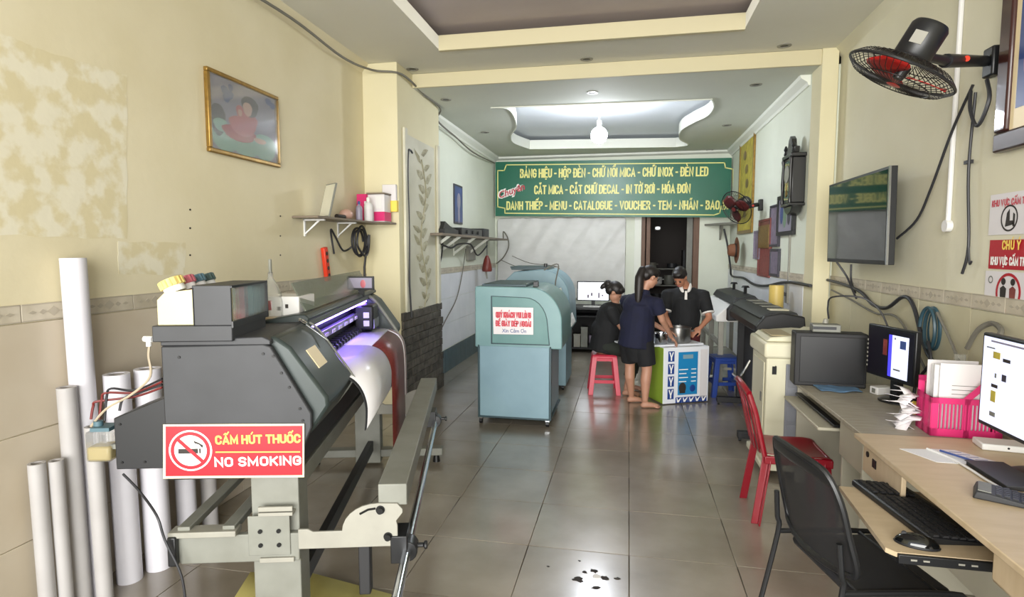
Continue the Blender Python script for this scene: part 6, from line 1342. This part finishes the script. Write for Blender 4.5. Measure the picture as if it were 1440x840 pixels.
# --- standing person behind the carton, black polo
t = thing('person', 'person in black polo with white collar standing behind the carton', 'person', (.66, 7.15, 0))
hd = P(956, 391, Y=7.05); H = head_frame(hd, (-.35, -.85, -.55), 12)
nk = V((.66, 7.13, 1.29)); ch = V((.67, 7.17, 1.12)); wa = V((.67, 7.2, .92)); hp = V((.67, 7.2, .76))
shA = V((.46, 7.15, 1.17)); shB = V((.87, 7.15, 1.17)); elA = V((.43, 7.08, .94)); wrA = V((.50, 6.92, .80)); elB = V((.93, 7.05, .92)); wrB = P(985, 461, Y=6.97)
S = head_shapes(H)+[chain((*hd, .052), (*nk, .052), (*ch, .09)), ('e', ch, (.17, .115, .17)), ('e', wa, (.14, .11, .15)), ('e', hp, (.16, .13, .12)), chain((*shA, .052), (*ch, .07), (*shB, .052)),
    chain((*shA, .048), (*elA, .038), (*wrA, .025)), chain((*shB, .048), (*elB, .038), (*wrB, .025)),
    chain((.75, 7.2, .72, .09), (.76, 7.18, .42, .058), (.76, 7.2, .09, .035)), chain((.59, 7.2, .72, .09), (.58, 7.18, .42, .058), (.58, 7.2, .09, .035))]
S += foot((.76, 7.2, .09), (.1, -1, 0))+foot((.58, 7.2, .09), (-.1, -1, 0))+hand(wrA, (.3, -.5, -.5), (0, -.5, .8))+hand(wrB, (-.7, -.3, -.5), (0, -.6, .8), 1.05)
meshed('body', 'skin_tan', t, S, .0075); face_bits(H, t, 'skin_tan')
meshed('polo_shirt', 'black_cloth', t, [('e', ch, (.215, .145, .16)), ('f', ch+V((0, 0, .03)), V((.67, 7.2, .70)), .165, .175), ('e', wa, (.185, .15, .2)), chain((*shA, .07), (*(ch+V((0, 0, .06))), .085), (*shB, .07)), ('f', shA+V((.01, 0, .03)), shA.lerp(elA, .8), .078, .07), ('f', shB+V((-.01, 0, .03)), shB.lerp(elB, .8), .078, .07)], .01)
meshed('trousers', 'maroon_cloth', t, [('e', hp, (.175, .145, .12)), ('f', V((.75, 7.2, .74)), V((.765, 7.2, .10)), .11, .075), ('f', V((.59, 7.2, .74)), V((.575, 7.2, .10)), .11, .075)], .01)
for s, a in ((1, shB), (-1, shA)):
    e = a.lerp(elB if s > 0 else elA, .8); d = ((elB if s > 0 else elA)-a).normalized()
    MB().cone(e-d*.008, e+d*.008, .074, .073, 20).build('sleeve_trim', 'white_cloth', t, world=True)
for s in (-1, 1):
    MB().add([nk+V((s*.005, -.085, -.085)), nk+V((s*.045, -.075, -.10)), nk+V((s*.085, -.03, -.015)), nk+V((s*.07, .04, .03)), nk+V((s*.052, -.03, .03)), nk+V((s*.03, -.06, -.02))], [(0, 1, 2, 5), (2, 3, 4, 5)]).build('collar', 'white_cloth', t, world=True, solid=.014, sub=1)
MB().prism([(-.014, -.16), (.014, -.16), (.012, -.06), (-.012, -.06)], 'y', nk.y-.145, nk.y-.105, Matrix.Translation((nk.x, 0, nk.z))).build('placket', 'white_cloth', t, world=True)
meshed('hair', 'hair', t, [('e', (0, -.022, .05), (.083, .098, .082), H), ('e', (0, -.06, .01), (.075, .058, .07), H), ('e', (0, .03, .095), (.06, .05, .03), H)], .008, 3)

# ================================================================== FLOOR MARKS
random.seed(21)
c0 = P(835, 812, Z=.002)
for k, (px, py, s, lb) in enumerate([(812, 815, .034, 'dark scrap left of the white dab on the floor tile'), (822, 805, .016, 'small dark scrap at the upper left of the white dab'), (835, 803, .022, 'dark scrap just above the white dab on the floor'), (850, 813, .026, 'dark scrap touching the right side of the white dab'), (838, 827, .024, 'dark scrap below the white dab on the floor tile'), (868, 814, .016, 'small dark scrap farthest right of the white dab'), (771, 797, .009, 'tiny dark speck far left of the white dab'), (815, 789, .009, 'tiny dark speck farthest back from the white dab')]):
    c = P(px, py, Z=.001); n = 11; pts = [(c.x+s*random.uniform(.5, 1.2)*math.cos(2*PI*i/n), c.y+s*random.uniform(.4, 1.0)*math.sin(2*PI*i/n)) for i in range(n)]
    o = MB().prism(pts, 'z', 0, .0015).build('adhesive_mark', 'brown_stain'); tag(o, lb, 'floor mark', 'dark adhesive scraps on the foreground tile')
c = P(839, 811, Z=.001); tag(MB().prism([(c.x+.022*math.cos(a), c.y+.02*math.sin(a)) for a in [2*PI*i/10 for i in range(10)]], 'z', 0, .002).build('adhesive_mark', 'paper_white'), 'white dab in the middle of the dark adhesive scraps on the floor', 'floor mark')
